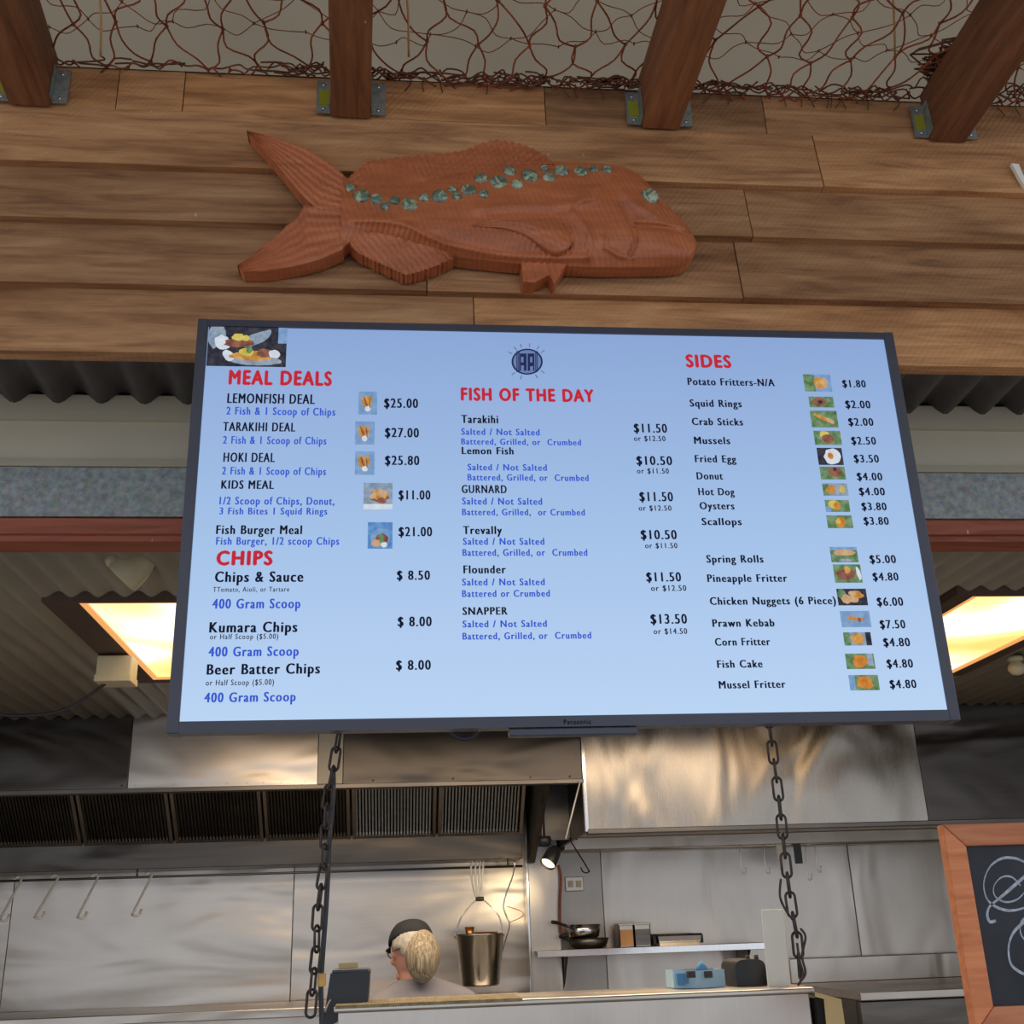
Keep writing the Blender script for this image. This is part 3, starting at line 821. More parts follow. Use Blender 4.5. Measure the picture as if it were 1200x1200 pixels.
PR = [('$1.80', 987.5, 1015, 445, 454), ('$2.00', 991, 1020.5, 469, 478.5), ('$2.00', 994.5, 1024, 489.5, 499), ('$2.50', 998, 1027, 511.5, 521), ('$3.50', 1001, 1030.5, 532.5, 542), ('$4.00', 1004.5, 1034.5, 553.5, 563),
 ('$4.00', 1007, 1037.5, 571, 580.5), ('$3.80', 1010, 1039.5, 588.5, 598), ('$3.80', 1012.5, 1042, 605.5, 615), ('$5.00', 1019.5, 1050.5, 650, 660), ('$4.80', 1023, 1053.5, 670.5, 680.5), ('$6.00', 1028, 1059, 699.5, 710),
 ('$7.50', 1031.5, 1061.5, 726, 736.5), ('$4.80', 1035.5, 1067, 747, 757.5), ('$4.80', 1039.5, 1070.5, 772, 782.5), ('$4.80', 1043, 1074.5, 796, 806.5)]
for t_ in TXT: text(*t_)
for t_ in PR: text(*t_, K_, .010)
text('Panasonic', 661, 693, 842.5, 848.5, 'brand', .004, parent=tv, Y=YT - .0002, name='brand_lettering')

def picture(x0, x1, y0, y1, bgc, blobs, skew=None):
    """blobs: (cx, cy, rx, ry, rot_deg, colour[, n]) in 0..1 of the picture"""
    xm, ym = (x0 + x1) / 2, (y0 + y1) / 2
    C = at(xm, ym, YS); W = abs(at(x1, ym, YS).x - at(x0, ym, YS).x) - (0.004 if x0 > 900 else 0); H = abs(at(xm, y0, YS).z - at(xm, y1, YS).z)
    mats = [bgc]; m = MB()
    m.poly([(C.x - W / 2, YS - .0006, C.z - H / 2), (C.x + W / 2, YS - .0006, C.z - H / 2), (C.x + W / 2, YS - .0006, C.z + H / 2), (C.x - W / 2, YS - .0006, C.z + H / 2)])
    for k, bl_ in enumerate(blobs):
        cx, cy, rx, ry, rot, colr = bl_[:6]; n = bl_[6] if len(bl_) > 6 else 14
        if colr not in mats: mats.append(colr)
        pts = []
        for i in range(n):
            a = 2 * pi * i / n + (pi / 4 if n == 4 else 0)
            q = 1 if n == 4 else random.uniform(.85, 1.1)
            if n == 4: ux, uy = rx * cos(a) * 1.414, ry * sin(a) * 1.414
            else: ux, uy = rx * cos(a) * q, ry * sin(a) * q
            ux, uy = ux * W, uy * H
            c_, s_ = cos(radians(rot)), sin(radians(rot))
            X, Z = (cx - .5) * W + ux * c_ - uy * s_, (.5 - cy) * H + ux * s_ + uy * c_
            X = max(-W / 2, min(W / 2, X)); Z = max(-H / 2, min(H / 2, Z))
            pts.append((C.x + X, YS - .0008 - .0002 * k, C.z + Z))
        m.poly(pts, mats.index(colr))
    return m.build('food_picture', [PIC[c] for c in mats], scr)
picture(243.5, 336, 382.5, 429.5, 'dark', [(.10, .25, .12, .32, 0, 'grey'), (.18, .42, .10, .20, 20, 'white'), (.62, .30, .22, .14, 30, 'grey'), (.95, .20, .06, .22, 0, 'blue', 4), (.40, .42, .20, .12, 0, 'brown'), (.38, .28, .08, .10, 0, 'yellow'), (.48, .30, .05, .08, 0, 'yellow'),
        (.60, .86, .35, .12, 0, 'grey'), (.27, .74, .06, .16, 30, 'white'), (.60, .74, .33, .12, 0, 'gold'), (.50, .66, .10, .10, 0, 'yellow'), (.72, .68, .10, .12, 0, 'brown'), (.53, .60, .04, .10, 0, 'green'), (.85, .70, .08, .10, -20, 'white')])
for a in ((420, 442, 459, 486), (416, 439, 494, 521), (416, 439, 529, 556.5)):
    picture(*a, 'blue', [(.36, .45, .20, .28, 10, 'gold'), (.58, .45, .16, .28, -5, 'gold'), (.40, .48, .05, .26, 20, 'brown'), (.50, .75, .16, .12, 0, 'white'), (.60, .5, .03, .25, 5, 'brown')])
picture(426, 460, 566, 597, 'grey', [(.5, .9, .5, .1, 0, 'white', 4), (.52, .52, .38, .30, -8, 'brown', 5), (.55, .45, .30, .22, 0, 'gold'), (.65, .40, .18, .14, 0, 'tan'), (.35, .50, .15, .10, 20, 'tan'), (.62, .68, .16, .12, 0, 'brown')])
picture(431, 460, 612, 643, 'bluer', [(.5, .6, .4, .42, 0, 'blue'), (.55, .68, .28, .26, 0, 'brown'), (.35, .8, .22, .14, 0, 'tan'), (.55, .62, .10, .2, 0, 'green'), (.66, .86, .14, .1, 0, 'white')])
TH = [((941, 975, 439, 459), 'blue', [(.2, .5, .2, .5, 0, 'green', 4), (.55, .5, .2, .35, 0, 'gold'), (.75, .5, .12, .3, 0, 'tan')]),
 ((947, 978, 465, 477.5), 'green', [(.42, .45, .30, .42, 0, 'brown'), (.45, .5, .10, .15, 0, 'dark')]),
 ((949, 982.5, 481.5, 501), 'green', [(.45, .45, .38, .12, -28, 'gold'), (.72, .62, .18, .14, -28, 'tan')]),
 ((953, 986.5, 505, 521.5), 'green', [(.4, .3, .2, .3, 0, 'yellow'), (.5, .55, .22, .35, 0, 'brown')]),
 ((957, 988.5, 525, 545), 'dark', [(.58, .5, .34, .46, 0, 'white'), (.52, .48, .12, .2, 0, 'orange')]),
 ((960, 991.5, 547, 562), 'green', [(.60, .40, .28, .42, 0, 'brown'), (.60, .2, .08, .16, 0, 'dark')]),
 ((963, 994.5, 566.5, 581), 'grey', [(.12, .6, .12, .5, 0, 'green', 4), (.34, .5, .22, .35, -10, 'gold'), (.78, .5, .11, .34, 0, 'yellow')]),
 ((966, 996.5, 586, 600), 'green', [(.35, .4, .25, .35, 0, 'yellow'), (.48, .5, .14, .36, 0, 'orange'), (.1, .8, .12, .3, 0, 'blue')]),
 ((968, 1000, 604, 619), 'green', [(.52, .55, .22, .4, 0, 'orange'), (.45, .45, .1, .2, 0, 'yellow')]),
 ((972, 1006, 641, 659), 'green', [(.5, .10, .5, .12, 0, 'blue', 4), (.5, .38, .42, .2, 0, 'tan'), (.5, .88, .25, .1, 0, 'grey')]),
 ((976, 1010.5, 661.5, 683), 'green', [(.45, .55, .36, .34, 0, 'brown'), (.5, .3, .12, .2, 0, 'gold'), (.9, .5, .08, .4, 10, 'white')]),
 ((980, 1017, 690, 709.5), 'dark', [(.15, .3, .15, .3, 0, 'green'), (.30, .62, .18, .28, 20, 'tan'), (.55, .6, .16, .28, 0, 'tan'), (.70, .35, .2, .2, -20, 'gold'), (.5, .3, .12, .16, 0, 'tan')]),
 ((984, 1021, 716, 735), 'blue', [(.55, .5, .34, .10, -4, 'orange'), (.35, .42, .06, .18, 0, 'orange'), (.62, .55, .06, .16, 0, 'brown')]),
 ((987.5, 1022, 741, 756.5), 'grey', [(.12, .5, .12, .5, 0, 'green', 4), (.5, .5, .25, .42, 0, 'gold'), (.9, .5, .1, .5, 0, 'dark', 4)]),
 ((990, 1026, 766, 784), 'green', [(.50, .5, .26, .44, 0, 'orange'), (.85, .4, .1, .4, 0, 'grey', 4)]),
 ((994, 1031, 791, 809), 'green', [(.1, .5, .1, .5, 0, 'blue', 4), (.52, .5, .28, .44, 0, 'orange')])]
for a in TH: picture(*a[0], a[1], a[2])

# round emblem above FISH OF THE DAY
def ep(px, py, k=0): 
    q = at(px, py, YS); q.y = YS - .0006 - .0002 * k; return q
m = MB(); c = (617.7, 424)
NN = 40
ring_o = [ep(c[0] + 18.3 * cos(2 * pi * i / NN), c[1] + 15.3 * sin(2 * pi * i / NN)) for i in range(NN)]
m.poly(ring_o, 0)
m.poly([ep(c[0] + 16.2 * cos(2 * pi * i / NN), c[1] + 13.6 * sin(2 * pi * i / NN), 1) for i in range(NN)], 1)
def er(x0, y0, x1, y1, k, mi): m.poly([ep(x0, y0, k), ep(x1, y0, k), ep(x1, y1, k), ep(x0, y1, k)], mi)
er(605.2, 411.5, 606.4, 436.3, 2, 0); er(607.2, 411.3, 608.6, 436.3, 2, 0); er(627.2, 411.3, 628.4, 436.3, 2, 0); er(629, 411.5, 630, 436.3, 2, 0)
er(609.0, 414.5, 617.0, 434.8, 2, 0); er(618.3, 414.5, 626.2, 434.8, 2, 0)
er(610.6, 418.5, 613.4, 425, 3, 1); er(621.2, 418.5, 623.8, 425, 3, 1); er(610.6, 428.5, 613.8, 434.8, 3, 1); er(621.2, 429.5, 624.6, 434.8, 3, 1)
for ang in (-148, -127, -108, -83, -57, -38, 38, 62, 108, 134):
    a = radians(ang); r0, r1 = 1.12, 1.42
    ca, sa = cos(a), sin(a)
    p0 = (c[0] + 18.3 * r0 * ca, c[1] + 15.3 * r0 * sa); p1 = (c[0] + 18.3 * r1 * ca, c[1] + 15.3 * r1 * sa)
    nx, ny = -sa * .7, ca * .7
    m.poly([ep(p0[0] - nx, p0[1] - ny), ep(p1[0] - nx, p1[1] - ny), ep(p1[0] + nx, p1[1] + ny), ep(p0[0] + nx, p0[1] + ny)], 2)
m.build('emblem', ['t_navy', 't_mist', 't_mist'], scr)

# cable loop under the screen
a_ = [at(522, 846, 2.05), at(530, 860, 2.05), at(544, 866, 2.05), at(557, 861, 2.05), at(562, 846, 2.05)]
MB().tube(spline(a_, 6), .0045, 8).build('cable', 'black', tv)

# ================================================================== CHAINS
def link_mesh():
    m = MB(); pts = []
    Lh, Wd = .0200, .0085
    for k in range(20):
        a = 2 * pi * (k + .5) / 20
        x, z = Wd * cos(a), Wd * sin(a)
        z += (Lh - Wd + .002) * (1 if sin(a) > 0 else -1) if abs(sin(a)) > 1e-6 else 0
        pts.append((x, 0, z))
    m.tube(pts, .0026, 6, closed=True)
    return m
lm = link_mesh()
LINK = bpy.data.meshes.new('link'); LINK.from_pydata(lm.v, [], lm.f)
LINK.materials.append(M['chain']); LINK.polygons.foreach_set('use_smooth', [True] * len(LINK.polygons))
def chain(name, pts, label, cat='chain', pitch=.0345, scale=1.0, rot0=0.3):
    P = spline(pts, 12)
    t = thing(name, P[0], label, cat, 'hanging chains')
    L = [0]
    for i in range(1, len(P)): L.append(L[-1] + (P[i] - P[i - 1]).length)
    d = 0; k = 0
    while d < L[-1] and k < 290:
        i = max(1, min(len(L) - 1, bisect.bisect_left(L, d)))
        f = (d - L[i - 1]) / (L[i] - L[i - 1] + 1e-9)
        p = P[i - 1].lerp(P[i], f); td = (P[i] - P[i - 1]).normalized()
        q = td.to_track_quat('Z', 'Y')
        o = bpy.data.objects.new('link', LINK); COL.objects.link(o); o.parent = t
        o.location = p - P[0]
        o.rotation_euler = (q @ Matrix.Rotation(rot0 + (pi / 2 if k % 2 else 0) + random.uniform(-.15, .15), 3, 'Z').to_quaternion()).to_euler()
        o.scale = (scale, scale, scale)
        d += pitch * scale; k += 1
    return t
YC = 2.095
pa = [at(px, py, YC) for px, py in ((397, 862), (390, 905), (383, 945), (380, 1010), (376, 1040), (372, 1075), (371, 1110), (368, 1140), (364, 1186))]
topl = pa[0] + (pa[0] - pa[2]).normalized() * .75
chain('chain', [topl.lerp(pa[0], k / 14) for k in range(14)] + pa, 'rusty chain hanging below the left half of the menu screen')
pb = [at(px, py, YC) for px, py in ((902, 855), (906, 885), (912, 930), (917, 975), (922, 1020), (928, 1065), (934, 1100), (938, 1150))]
topr = pb[0] + (pb[0] - pb[2]).normalized() * .75
chain('chain', [topr.lerp(pb[0], k / 14) for k in range(14)] + pb, 'rusty chain hanging below the right half of the menu screen, beside the white box')
# doubled-back tail ends and wires
pa2 = [at(px, py, YC + .02) for px, py in ((391, 905), (390, 940), (386, 985), (384, 1030), (381, 1080), (378, 1120), (376, 1160), (378, 1215))]
w1 = MB().tube(spline(pa2, 5), .0045, 8).build('cable', 'black')
tag(w1, 'black cable running down beside the left chain', 'cable')
q = at(373, 1155, YC + .015)
tg = box('cable_tag', (q.x - .001, YC + .008, q.z - .002), (q.x + .012, YC + .032, q.z + .02), 'orange_tie', r=.002)
tag(tg, 'small orange tag clipped on the left chain', 'tag')
wm_ = MB()
for pts in (((915, 1030), (914, 1050), (920, 1065), (929, 1078)), ((938, 1088), (944, 1098), (940, 1120), (944, 1140), (938, 1150)), ((934, 1105), (937, 1125), (941, 1142), (935, 1155))):
    wm_.tube(spline([at(a, b, YC - .015) for a, b in pts], 5), .0022, 6)
tag(wm_.build('wire', 'chain'), 'loose wire twisted around the end of the right chain', 'wire')

# ================================================================== KITCHEN CEILING FITTINGS
ZL = 2.588
def troffer(x0, x1, y0, y1, rimL, label):
    t = thing('ceiling_light', ((x0 + x1) / 2, (y0 + y1) / 2, ZL), label, 'light', 'ceiling lights')
    m = MB(); b0, b1 = ZL, 2.625
    X0, X1, A0, A1 = x0 - rimL, x1 + rimL, y0 - .02, y1 + .05
    m.box((X0, A0, b0), (X1, y0, b1)); m.box((X0, y1, b0), (X1, A1, b1)); m.box((X0, y0, b0), (x0, y1, b1)); m.box((x1, y0, b0), (X1, y1, b1))
    m.build('frame', 'lamp_frame', t)
    m = MB()
    for a, b in (((x0, y0), (x1, y0 + .012)), ((x0, y1 - .02), (x1, y1)), ((x0, y0), (x0 + .02, y1)), ((x1 - .02, y0), (x1, y1))):
        m.box((a[0], a[1], ZL + .002), (b[0], b[1], ZL + .01))
    m.build('inner_rim', 'lamp_rim', t)
    MB().box((x0, y0, ZL + .008), (x1, y1, ZL + .014)).build('diffuser', 'diffuser', t)
    return t
p1, p2 = atz(92, 707, ZL), atz(187, 797, ZL)
troffer(p1.x, p1.x + .60, p1.y, p2.y, .10, 'warm ceiling light glowing left of the menu screen')
q1, q2 = atz(1140, 699, ZL), atz(1200, 750, ZL)
troffer(q1.x, q2.x, q1.y, p2.y + .05, .06, 'warm ceiling light glowing right of the menu screen')

# motion-sensor floodlight under the beam
p = at(150, 645, 2.95)
fl = thing('floodlight', p, 'cream outdoor sensor floodlight on the corrugated ceiling, above the left light', 'floodlight')
MB().lathe([(.0001, .02), (.045, .02), (.048, .005), (.045, -.012), (.0001, -.014)], 24, c=(p.x + .025, p.y, p.z - .005)).build('base', 'beige_plastic', fl)
dirv = Vector((-.68, .10, -.66)).normalized()
cc = at(166, 655, 2.92)
mt = Matrix.Translation(cc) @ dirv.to_track_quat('Z', 'Y').to_matrix().to_4x4()
MB().lathe([(.0001, -.03), (.026, -.03), (.038, -.01), (.050, .03), (.052, .065), (.050, .072), (.044, .074)], 24, mat=mt).build('shade', 'beige_plastic', fl)
MB().lathe([(.046, .070), (.03, .074), (.0001, .076)], 24, mat=mt).build('lens', 'white', fl)
c2 = at(132, 655, 2.9)
MB().lathe([(.0001, .022), (.014, .018), (.020, .006), (.020, -.006), (.014, -.02), (.0001, -.024)], 16, c=c2).build('sensor', 'beige_plastic', fl)
MB().tube([c2, (c2 + p) / 2 + Vector((0, 0, .01)), p], .008, 8).build('arm', 'beige_plastic', fl)

# junction box and cable
a, b = at(114, 768, 3.85), at(152, 798, 3.85)
jb = thing('junction_box', ((a.x + b.x) / 2, 3.9, b.z), 'small cream junction box under the ceiling beside the left light', 'box')
box('body', (a.x, 3.85, b.z + .02), (b.x, 3.95, a.z), 'beige_plastic', jb, r=.004)
box('lid', (a.x - .003, 3.845, b.z), (b.x + .003, 3.955, b.z + .024), 'beige_plastic', jb, r=.003)
box('hanger_strap', ((a.x + b.x) / 2 - .01, 3.89, a.z - .002), ((a.x + b.x) / 2 + .01, 3.91, 2.62), 'galv', jb)
cb = MB().tube(spline([at(128, 797, 3.9), at(105, 815, 3.9), at(75, 832, 3.9), at(40, 838, 3.9), at(-10, 836, 3.9), at(-80, 815, 3.9)], 6), .006, 8).build('cable', 'black')
tag(cb, 'dark cable sagging from the junction box to the left edge', 'cable')
p = atz(1189, 770, 2.6)
sd = thing('smoke_detector', p - Vector((0, 0, .05)), 'small yellowish bulb on the ceiling right of the right-hand light', 'bulb')
MB().lathe([(.0001, .002), (.03, 0), (.03, -.014), (.018, -.02)], 20, c=p).build('base', 'beige_plastic', sd)
MB().lathe([(.018, -.018), (.032, -.035), (.034, -.05), (.022, -.068), (.0001, -.074)], 20, c=p).build('bulb', 'beige_plastic', sd)

# ================================================================== EXTRACTION HOODS
YH = 5.15
zl = at(340, 922, YH).z
hx = [-3.19, at(153, 880, YH).x, at(373, 880, YH).x, at(402, 890, YH).x, at(683, 890, YH).x]
hood = thing('extraction_hood', (-0.6, YH, zl), 'long stainless extraction hood with slatted filters across the left and middle', 'hood')
hm = ['steel_dark_reflect', 'steel_hood', 'cream', 'steel_dark_reflect']
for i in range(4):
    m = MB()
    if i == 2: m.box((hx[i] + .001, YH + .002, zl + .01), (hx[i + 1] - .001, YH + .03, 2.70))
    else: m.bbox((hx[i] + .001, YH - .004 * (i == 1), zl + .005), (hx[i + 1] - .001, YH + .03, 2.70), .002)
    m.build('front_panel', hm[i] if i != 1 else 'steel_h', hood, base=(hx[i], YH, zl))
box('front_lip', (hx[0], YH - .006, zl - .012), (hx[4], YH + .05, zl + .008), 'steel_dark', hood, r=.002)
m = MB()
for px in (143, 159, 204, 237, 266, 290, 309, 330, 357, 437, 531, 622, 668):
    q = at(px, 917, YH)
    m.lathe([(.0001, -.004), (.003, -.004), (.004, 0)], 8, mat=Matrix.Translation((q.x, YH - .006, zl + .02)) @ Matrix.Rotation(pi / 2, 4, 'X'))
rv = m.build('rivets', 'steel_dark', hood); rv['kind'] = 'stuff'
box('inner_roof', (hx[0], YH + .03, 2.66), (hx[4], YW - .01, 2.69), 'steel_dark', hood)
# sloping filter bank
FY0, FZ0, FY1, FZ1 = 5.55, 2.44, 5.90, at(300, 981, 5.90).z
fx = [at(px, 955, 5.82).x for px in (-108, -5, 97, 204, 310, 412, 512, 614)]
fd = Vector((0, FY1 - FY0, FZ1 - FZ0)); fn = Vector((0, fd.z, -fd.y)).normalized()
if fn.y > 0: fn = -fn
for i in range(len(fx) - 1):
    bright = i >= 5
    f = bpy.data.objects.new('filter', None); COL.objects.link(f); f.parent = hood
    base = Vector(((fx[i] + fx[i + 1]) / 2, FY1, FZ1)); f.location = base - hood.location
    if bright: f['label'] = 'bright baffle filter'
    x0, x1 = fx[i] + .006, fx[i + 1] - .006
    A, B = Vector((0, FY0, FZ0)), Vector((0, FY1, FZ1))
    def bar(xa, xb, s0, s1, th, off=0):
        pts = []
        for h in (0, 1):
            for (xx, ss) in ((xa, s0), (xb, s0), (xb, s1), (xa, s1)):
                pp = A + (B - A) * ss + fn * (off + th * (1 - h)); pts.append(Vector((xx, pp.y, pp.z)))
        return pts
    fm = MB()
    fm.hexa(bar(x0, x0 + .016, 0, 1, .03)); fm.hexa(bar(x1 - .016, x1, 0, 1, .03))
    fm.hexa(bar(x0, x1, 0.97, 1, .028)); fm.hexa(bar(x0, x1, 0, .04, .028))
    fm.build('frame', 'steel' if i > 1 else 'steel', f)
    sm_ = MB(); n = 24
    for k in range(n):
        xa = x0 + .018 + (x1 - x0 - .036) * k / n
        sm_.hexa(bar(xa, xa + .0075, .03, .98, .012, .004))
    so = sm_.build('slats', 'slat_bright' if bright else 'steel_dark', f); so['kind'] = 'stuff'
    MB().hexa(bar(x0, x1, 0, 1, .004, -.012)).build('backing', 'darkgap', f)
zt0 = at(300, 1015, 5.9).z
m = MB(); m.bbox((hx[0], 5.885, zt0), (at(612, 1000, 5.9).x, 6.13, FZ1 - .004), .003)
m.build('grease_trough', 'steel_dark_reflect', hood)
# sloping end plate of the left hood
xe = at(634, 925, 5.3).x
m = MB(); ye = [(5.16, zl), (5.16, 2.65), (6.10, 2.65), (6.10, zt0 - .02), (5.92, zt0 - .02)]
m.add([(xe, y, z) for y, z in ye] + [(xe + .03, y, z) for y, z in ye], [(0, 1, 2, 3, 4), (9, 8, 7, 6, 5)] + [(k, (k + 1) % 5, 5 + (k + 1) % 5, 5 + k) for k in range(5)])
m.build('end_plate', 'steel_dark', hood)
# hanging rail under the trough
yr = 5.93; zr = zt0 - .035
MB().tube([(-3.1, yr, zr), (at(612, 1010, yr).x, yr, zr)], .006, 10).build('hanging_rail', 'steel_dark', hood)
for x in (-2.6, -1.3, -.4, .55): MB().tube([(x, yr, zr), (x, yr, zt0 + .01)], .005, 8).build('rail_bracket', 'steel_dark', hood)

zr2 = at(900, 969, YH).z
xh = at(686, 930, YH).x
hood2 = thing('extraction_hood', (2.4, YH, zr2), 'tall plain stainless hood at the right, below the right ceiling light', 'hood')
hxx = [xh + .004, at(1082, 920, YH).x, 4.29]
for i in range(2):
    MB().bbox((hxx[i] + .001, YH, zr2 + .004), (hxx[i + 1] - .001, YH + .02, 2.70), .002).build('front_panel', ('steel_hood', 'steel_dark_reflect')[i], hood2, base=(hxx[i], YH, zr2))
box('front_lip', (xh, YH - .01, zr2 - .012), (4.29, YH + .04, zr2 + .01), 'steel_dark', hood2, r=.003)
m = MB(); ye = [(YH, zr2), (YH, 2.69), (6.12, 2.69), (6.12, zr2 - .01)]
m.add([(xh - .012, y, z) for y, z in ye] + [(xh + .003, y, z) for y, z in ye], [(0, 1, 2, 3), (7, 6, 5, 4)] + [(k, (k + 1) % 4, 4 + (k + 1) % 4, 4 + k) for k in range(4)])
m.build('side_panel', 'steel_dark', hood2)
box('edge_strip', (xh - .008, YH - .006, zr2), (xh + .006, YH + .004, 2.69), 'steel_bright', hood2)
m = MB(); m.box((xh, YH + .04, zr2 + .03), (4.29, YW - .01, zr2 + .05)); m.bbox((xh, 5.9, zr2 - .03), (4.29, 6.12, zr2 + .03), .004); m.build('underside', 'steel', hood2)
ip = at(660, 984, 5.6)
box('infill_panel', (xe + .032, 5.6, ip.z), (xh - .014, 5.62, 2.68), 'steel_dark', hood)
# thin conduit on the divider
cd = MB().tube([at(680, 915, YH - .02), at(663, 983, YH - .02)], .004, 6).build('conduit', 'wire', hood2)

# ================================================================== HOOKS ON THE RAIL
def shook(top, bot, r=.0062, flip=1):
    top, bot = Vector(top), Vector(bot); ax = (bot - top); L = ax.length; ax.normalize()
    sd_ = Vector((1, 0, 0)) * flip
    R = .017; pts = []
    for k in range(7):
        a = pi * (1 - k / 6)
        pts.append(top - ax * (R * sin(a)) + sd_ * (R * cos(a)) * 1.0 - sd_ * 0)
    base_r = pts[-1]
    end = bot + sd_ * (-R) 
    pts.append(base_r * .5 + end * .5)
    for k in range(7):
        a = pi * k / 6
        pts.append(bot + ax * (R * sin(a)) + sd_ * (-R * cos(a)))
    pts.append(pts[-1] - ax * .02)
    return MB().tube(spline(pts, 3), r, 8)
HL = ['wire hook on the rail, leftmost of the bright ones', 'wire hook on the rail, second bright one from the left', 'wire hook on the rail, third bright one from the left', 'wire hook on the rail, rightmost of the four bright ones']
for i, ((a, b), (c_, d_)) in enumerate((((21, 1031), (5, 1076)), ((64, 1029), (46, 1073)), ((111, 1028), (96, 1073)), ((174, 1026), (160, 1070)))):
    o = shook(at(a, b, yr), at(c_, d_, yr - .16)).build('wire_hook', 'wire')
    tag(o, HL[i], 'hook', 'wire hooks on the rail')
# hook by the spot lamp, under the right hood
o = shook(at(672, 984, 5.6), at(686, 1020, 5.75), .0035, -1).build('wire_hook', 'chain')
tag(o, 'dark wire hook under the right hood beside the spot lamp', 'hook')

# ---- bucket and its hanger
Yk = 5.72
kb = at(563, 1155, Yk); kt = at(564, 1096, Yk)
bk = thing('bucket', (kb.x, Yk, kb.z), 'stainless steel bucket hanging by its wire handle right of the person', 'bucket')
Hh = kt.z - kb.z
R0, R1 = .086, .118
MB().lathe([(.0001, 0), (R0, 0), (R0 + .004, .006), (R1, Hh), (R1 + .005, Hh + .002), (R1 + .004, Hh + .008), (R1 - .002, Hh + .006), (R0 - .003, .012), (.0001, .012)], 40, c=(kb.x, Yk, kb.z)).build('body', 'steel_bright', bk)
hk = at(562, 1054, Yk)
MB().tube(spline([(kb.x - R1, Yk, kt.z), (kb.x - R1 * .75, Yk, kt.z + .08), (hk.x - .03, Yk, hk.z - .012), (hk.x, Yk, hk.z), (hk.x + .03, Yk, hk.z - .012), (kb.x + R1 * .8, Yk, kt.z + .09), (kb.x + R1, Yk, kt.z)], 6), .0035, 8).build('bail_handle', 'steel_bright', bk)
for s in (-1, 1): MB().lathe([(.0001, -.004), (.009, -.004), (.009, .004), (.0001, .004)], 12, mat=Matrix.Translation((kb.x + s * R1, Yk, kt.z)) @ Matrix.Rotation(pi / 2, 4, 'Y')).build('handle_lug', 'steel_bright', bk)
cu = MB().lathe([(.0001, 0), (.05, 0), (.055, .055), (.058, .055), (.052, -.003), (.0001, -.004)], 24, c=(kb.x + .035, Yk + .02, kt.z - .04)).build('ladle_bowl', 'copper')
tag(cu, 'copper coloured bowl resting inside the hanging bucket', 'bowl')
tag(MB().lathe([(.0001, 0), (.018, .01), (.024, .07), (.020, .07), (.012, .012), (.0001, .008)], 16, c=(kb.x - .045, Yk + .03, kt.z - .03)).build('cup', 'copper'), 'small copper cup poking out of the hanging bucket', 'cup')
# cluster of pale hooks the bucket hangs from
for k, (dx, tw) in enumerate(((-8, -.012), (-3, .01), (2, -.004), (6, .012))):
    o = MB().tube(spline([at(560 + dx, 1013, Yk + .04), at(561 + dx * .9, 1010, Yk), at(560 + dx, 1018, Yk - .03), at(560 + dx * .8, 1035, Yk - .03), at(562 + dx * .35, 1056, Yk - .01)], 5), .0048, 8).build('hanger_rod', 'wire')
    tag(o, ['leftmost', 'second from left', 'third from left', 'rightmost'][k] + ' of the four pale rods above the hanging bucket', 'hook', 'pale rods the bucket hangs from')
tag(MB().bbox((hk.x - .02, Yk - .03, hk.z - .008), (hk.x + .02, Yk + .01, hk.z + .012), .005).build('clamp', 'chain'), 'dark clamp joining the rods to the bucket handle', 'clamp')
# curved wire hook and wire frame right of the bucket
o = MB().tube(spline([at(597, 1014, Yk + .05), at(598, 1009, Yk), at(603, 1010, Yk - .03), at(601, 1026, Yk - .02), at(594, 1045, Yk), at(590, 1062, Yk), at(594, 1075, Yk), at(597, 1085, Yk), at(590, 1110, Yk + .02), at(586, 1130, Yk + .02)], 6), .0035, 8).build('long_hook', 'steel_bright')
tag(o, 'long curved steel hook hanging to the right of the bucket', 'hook')
o = MB().tube(spline([at(594, 1062, Yk - .02), at(611, 1068, Yk - .04), at(612, 1074, Yk - .04), at(597, 1081, Yk - .02)], 4), .0022, 6).build('wire_skimmer', 'copper')
tag(o, 'small bent wire skimmer hooked beside the bucket', 'utensil')

# ---- spot lamp
sp0 = at(638, 988, 5.35)
sl = thing('spot_lamp', sp0, 'black spot lamp under the hood, lit warm and aimed down left', 'lamp')
MB().lathe([(.0001, .03), (.03, .03), (.034, .01), (.030, -.015), (.0001, -.018)], 20, c=sp0).build('mount', 'black', sl)
sp1, sp2 = at(649, 999, 5.33), at(638, 1020, 5.28)
MB().tube([sp0, at(646, 992, 5.33), sp1], .008, 8).build('arm', 'black', sl)
dv = (sp2 - sp1).normalized(); mt = Matrix.Translation(sp1) @ dv.to_track_quat('Z', 'Y').to_matrix().to_4x4()
MB().lathe([(.0001, -.03), (.022, -.024), (.034, 0), (.038, .07), (.036, .073), (.030, .045), (.028, .02), (.0001, .01)], 24, mat=mt).build('shade', 'black', sl)
MB().lathe([(.0001, .064), (.02, .064), (.034, .062)], 20, mat=mt).build('bulb', 'lamp_glow', sl)
MB().tube([sp0, Vector((sp0.x, sp0.y, 2.665))], .006, 6).build('drop_rod', 'black', sl)
L = bpy.data.lights.new('spot_lamp_light', 'SPOT'); L.energy = 7; L.color = (1, .80, .48); L.spot_size = radians(48); L.spot_blend = .7; L.shadow_soft_size = .03
lo = bpy.data.objects.new('spot_lamp_light', L); COL.objects.link(lo)
lo.location = mt @ Vector((0, 0, .085))
tgt = at(566, 1058, 6.1)
lo.rotation_euler = (tgt - lo.location).to_track_quat('-Z', 'Y').to_euler()

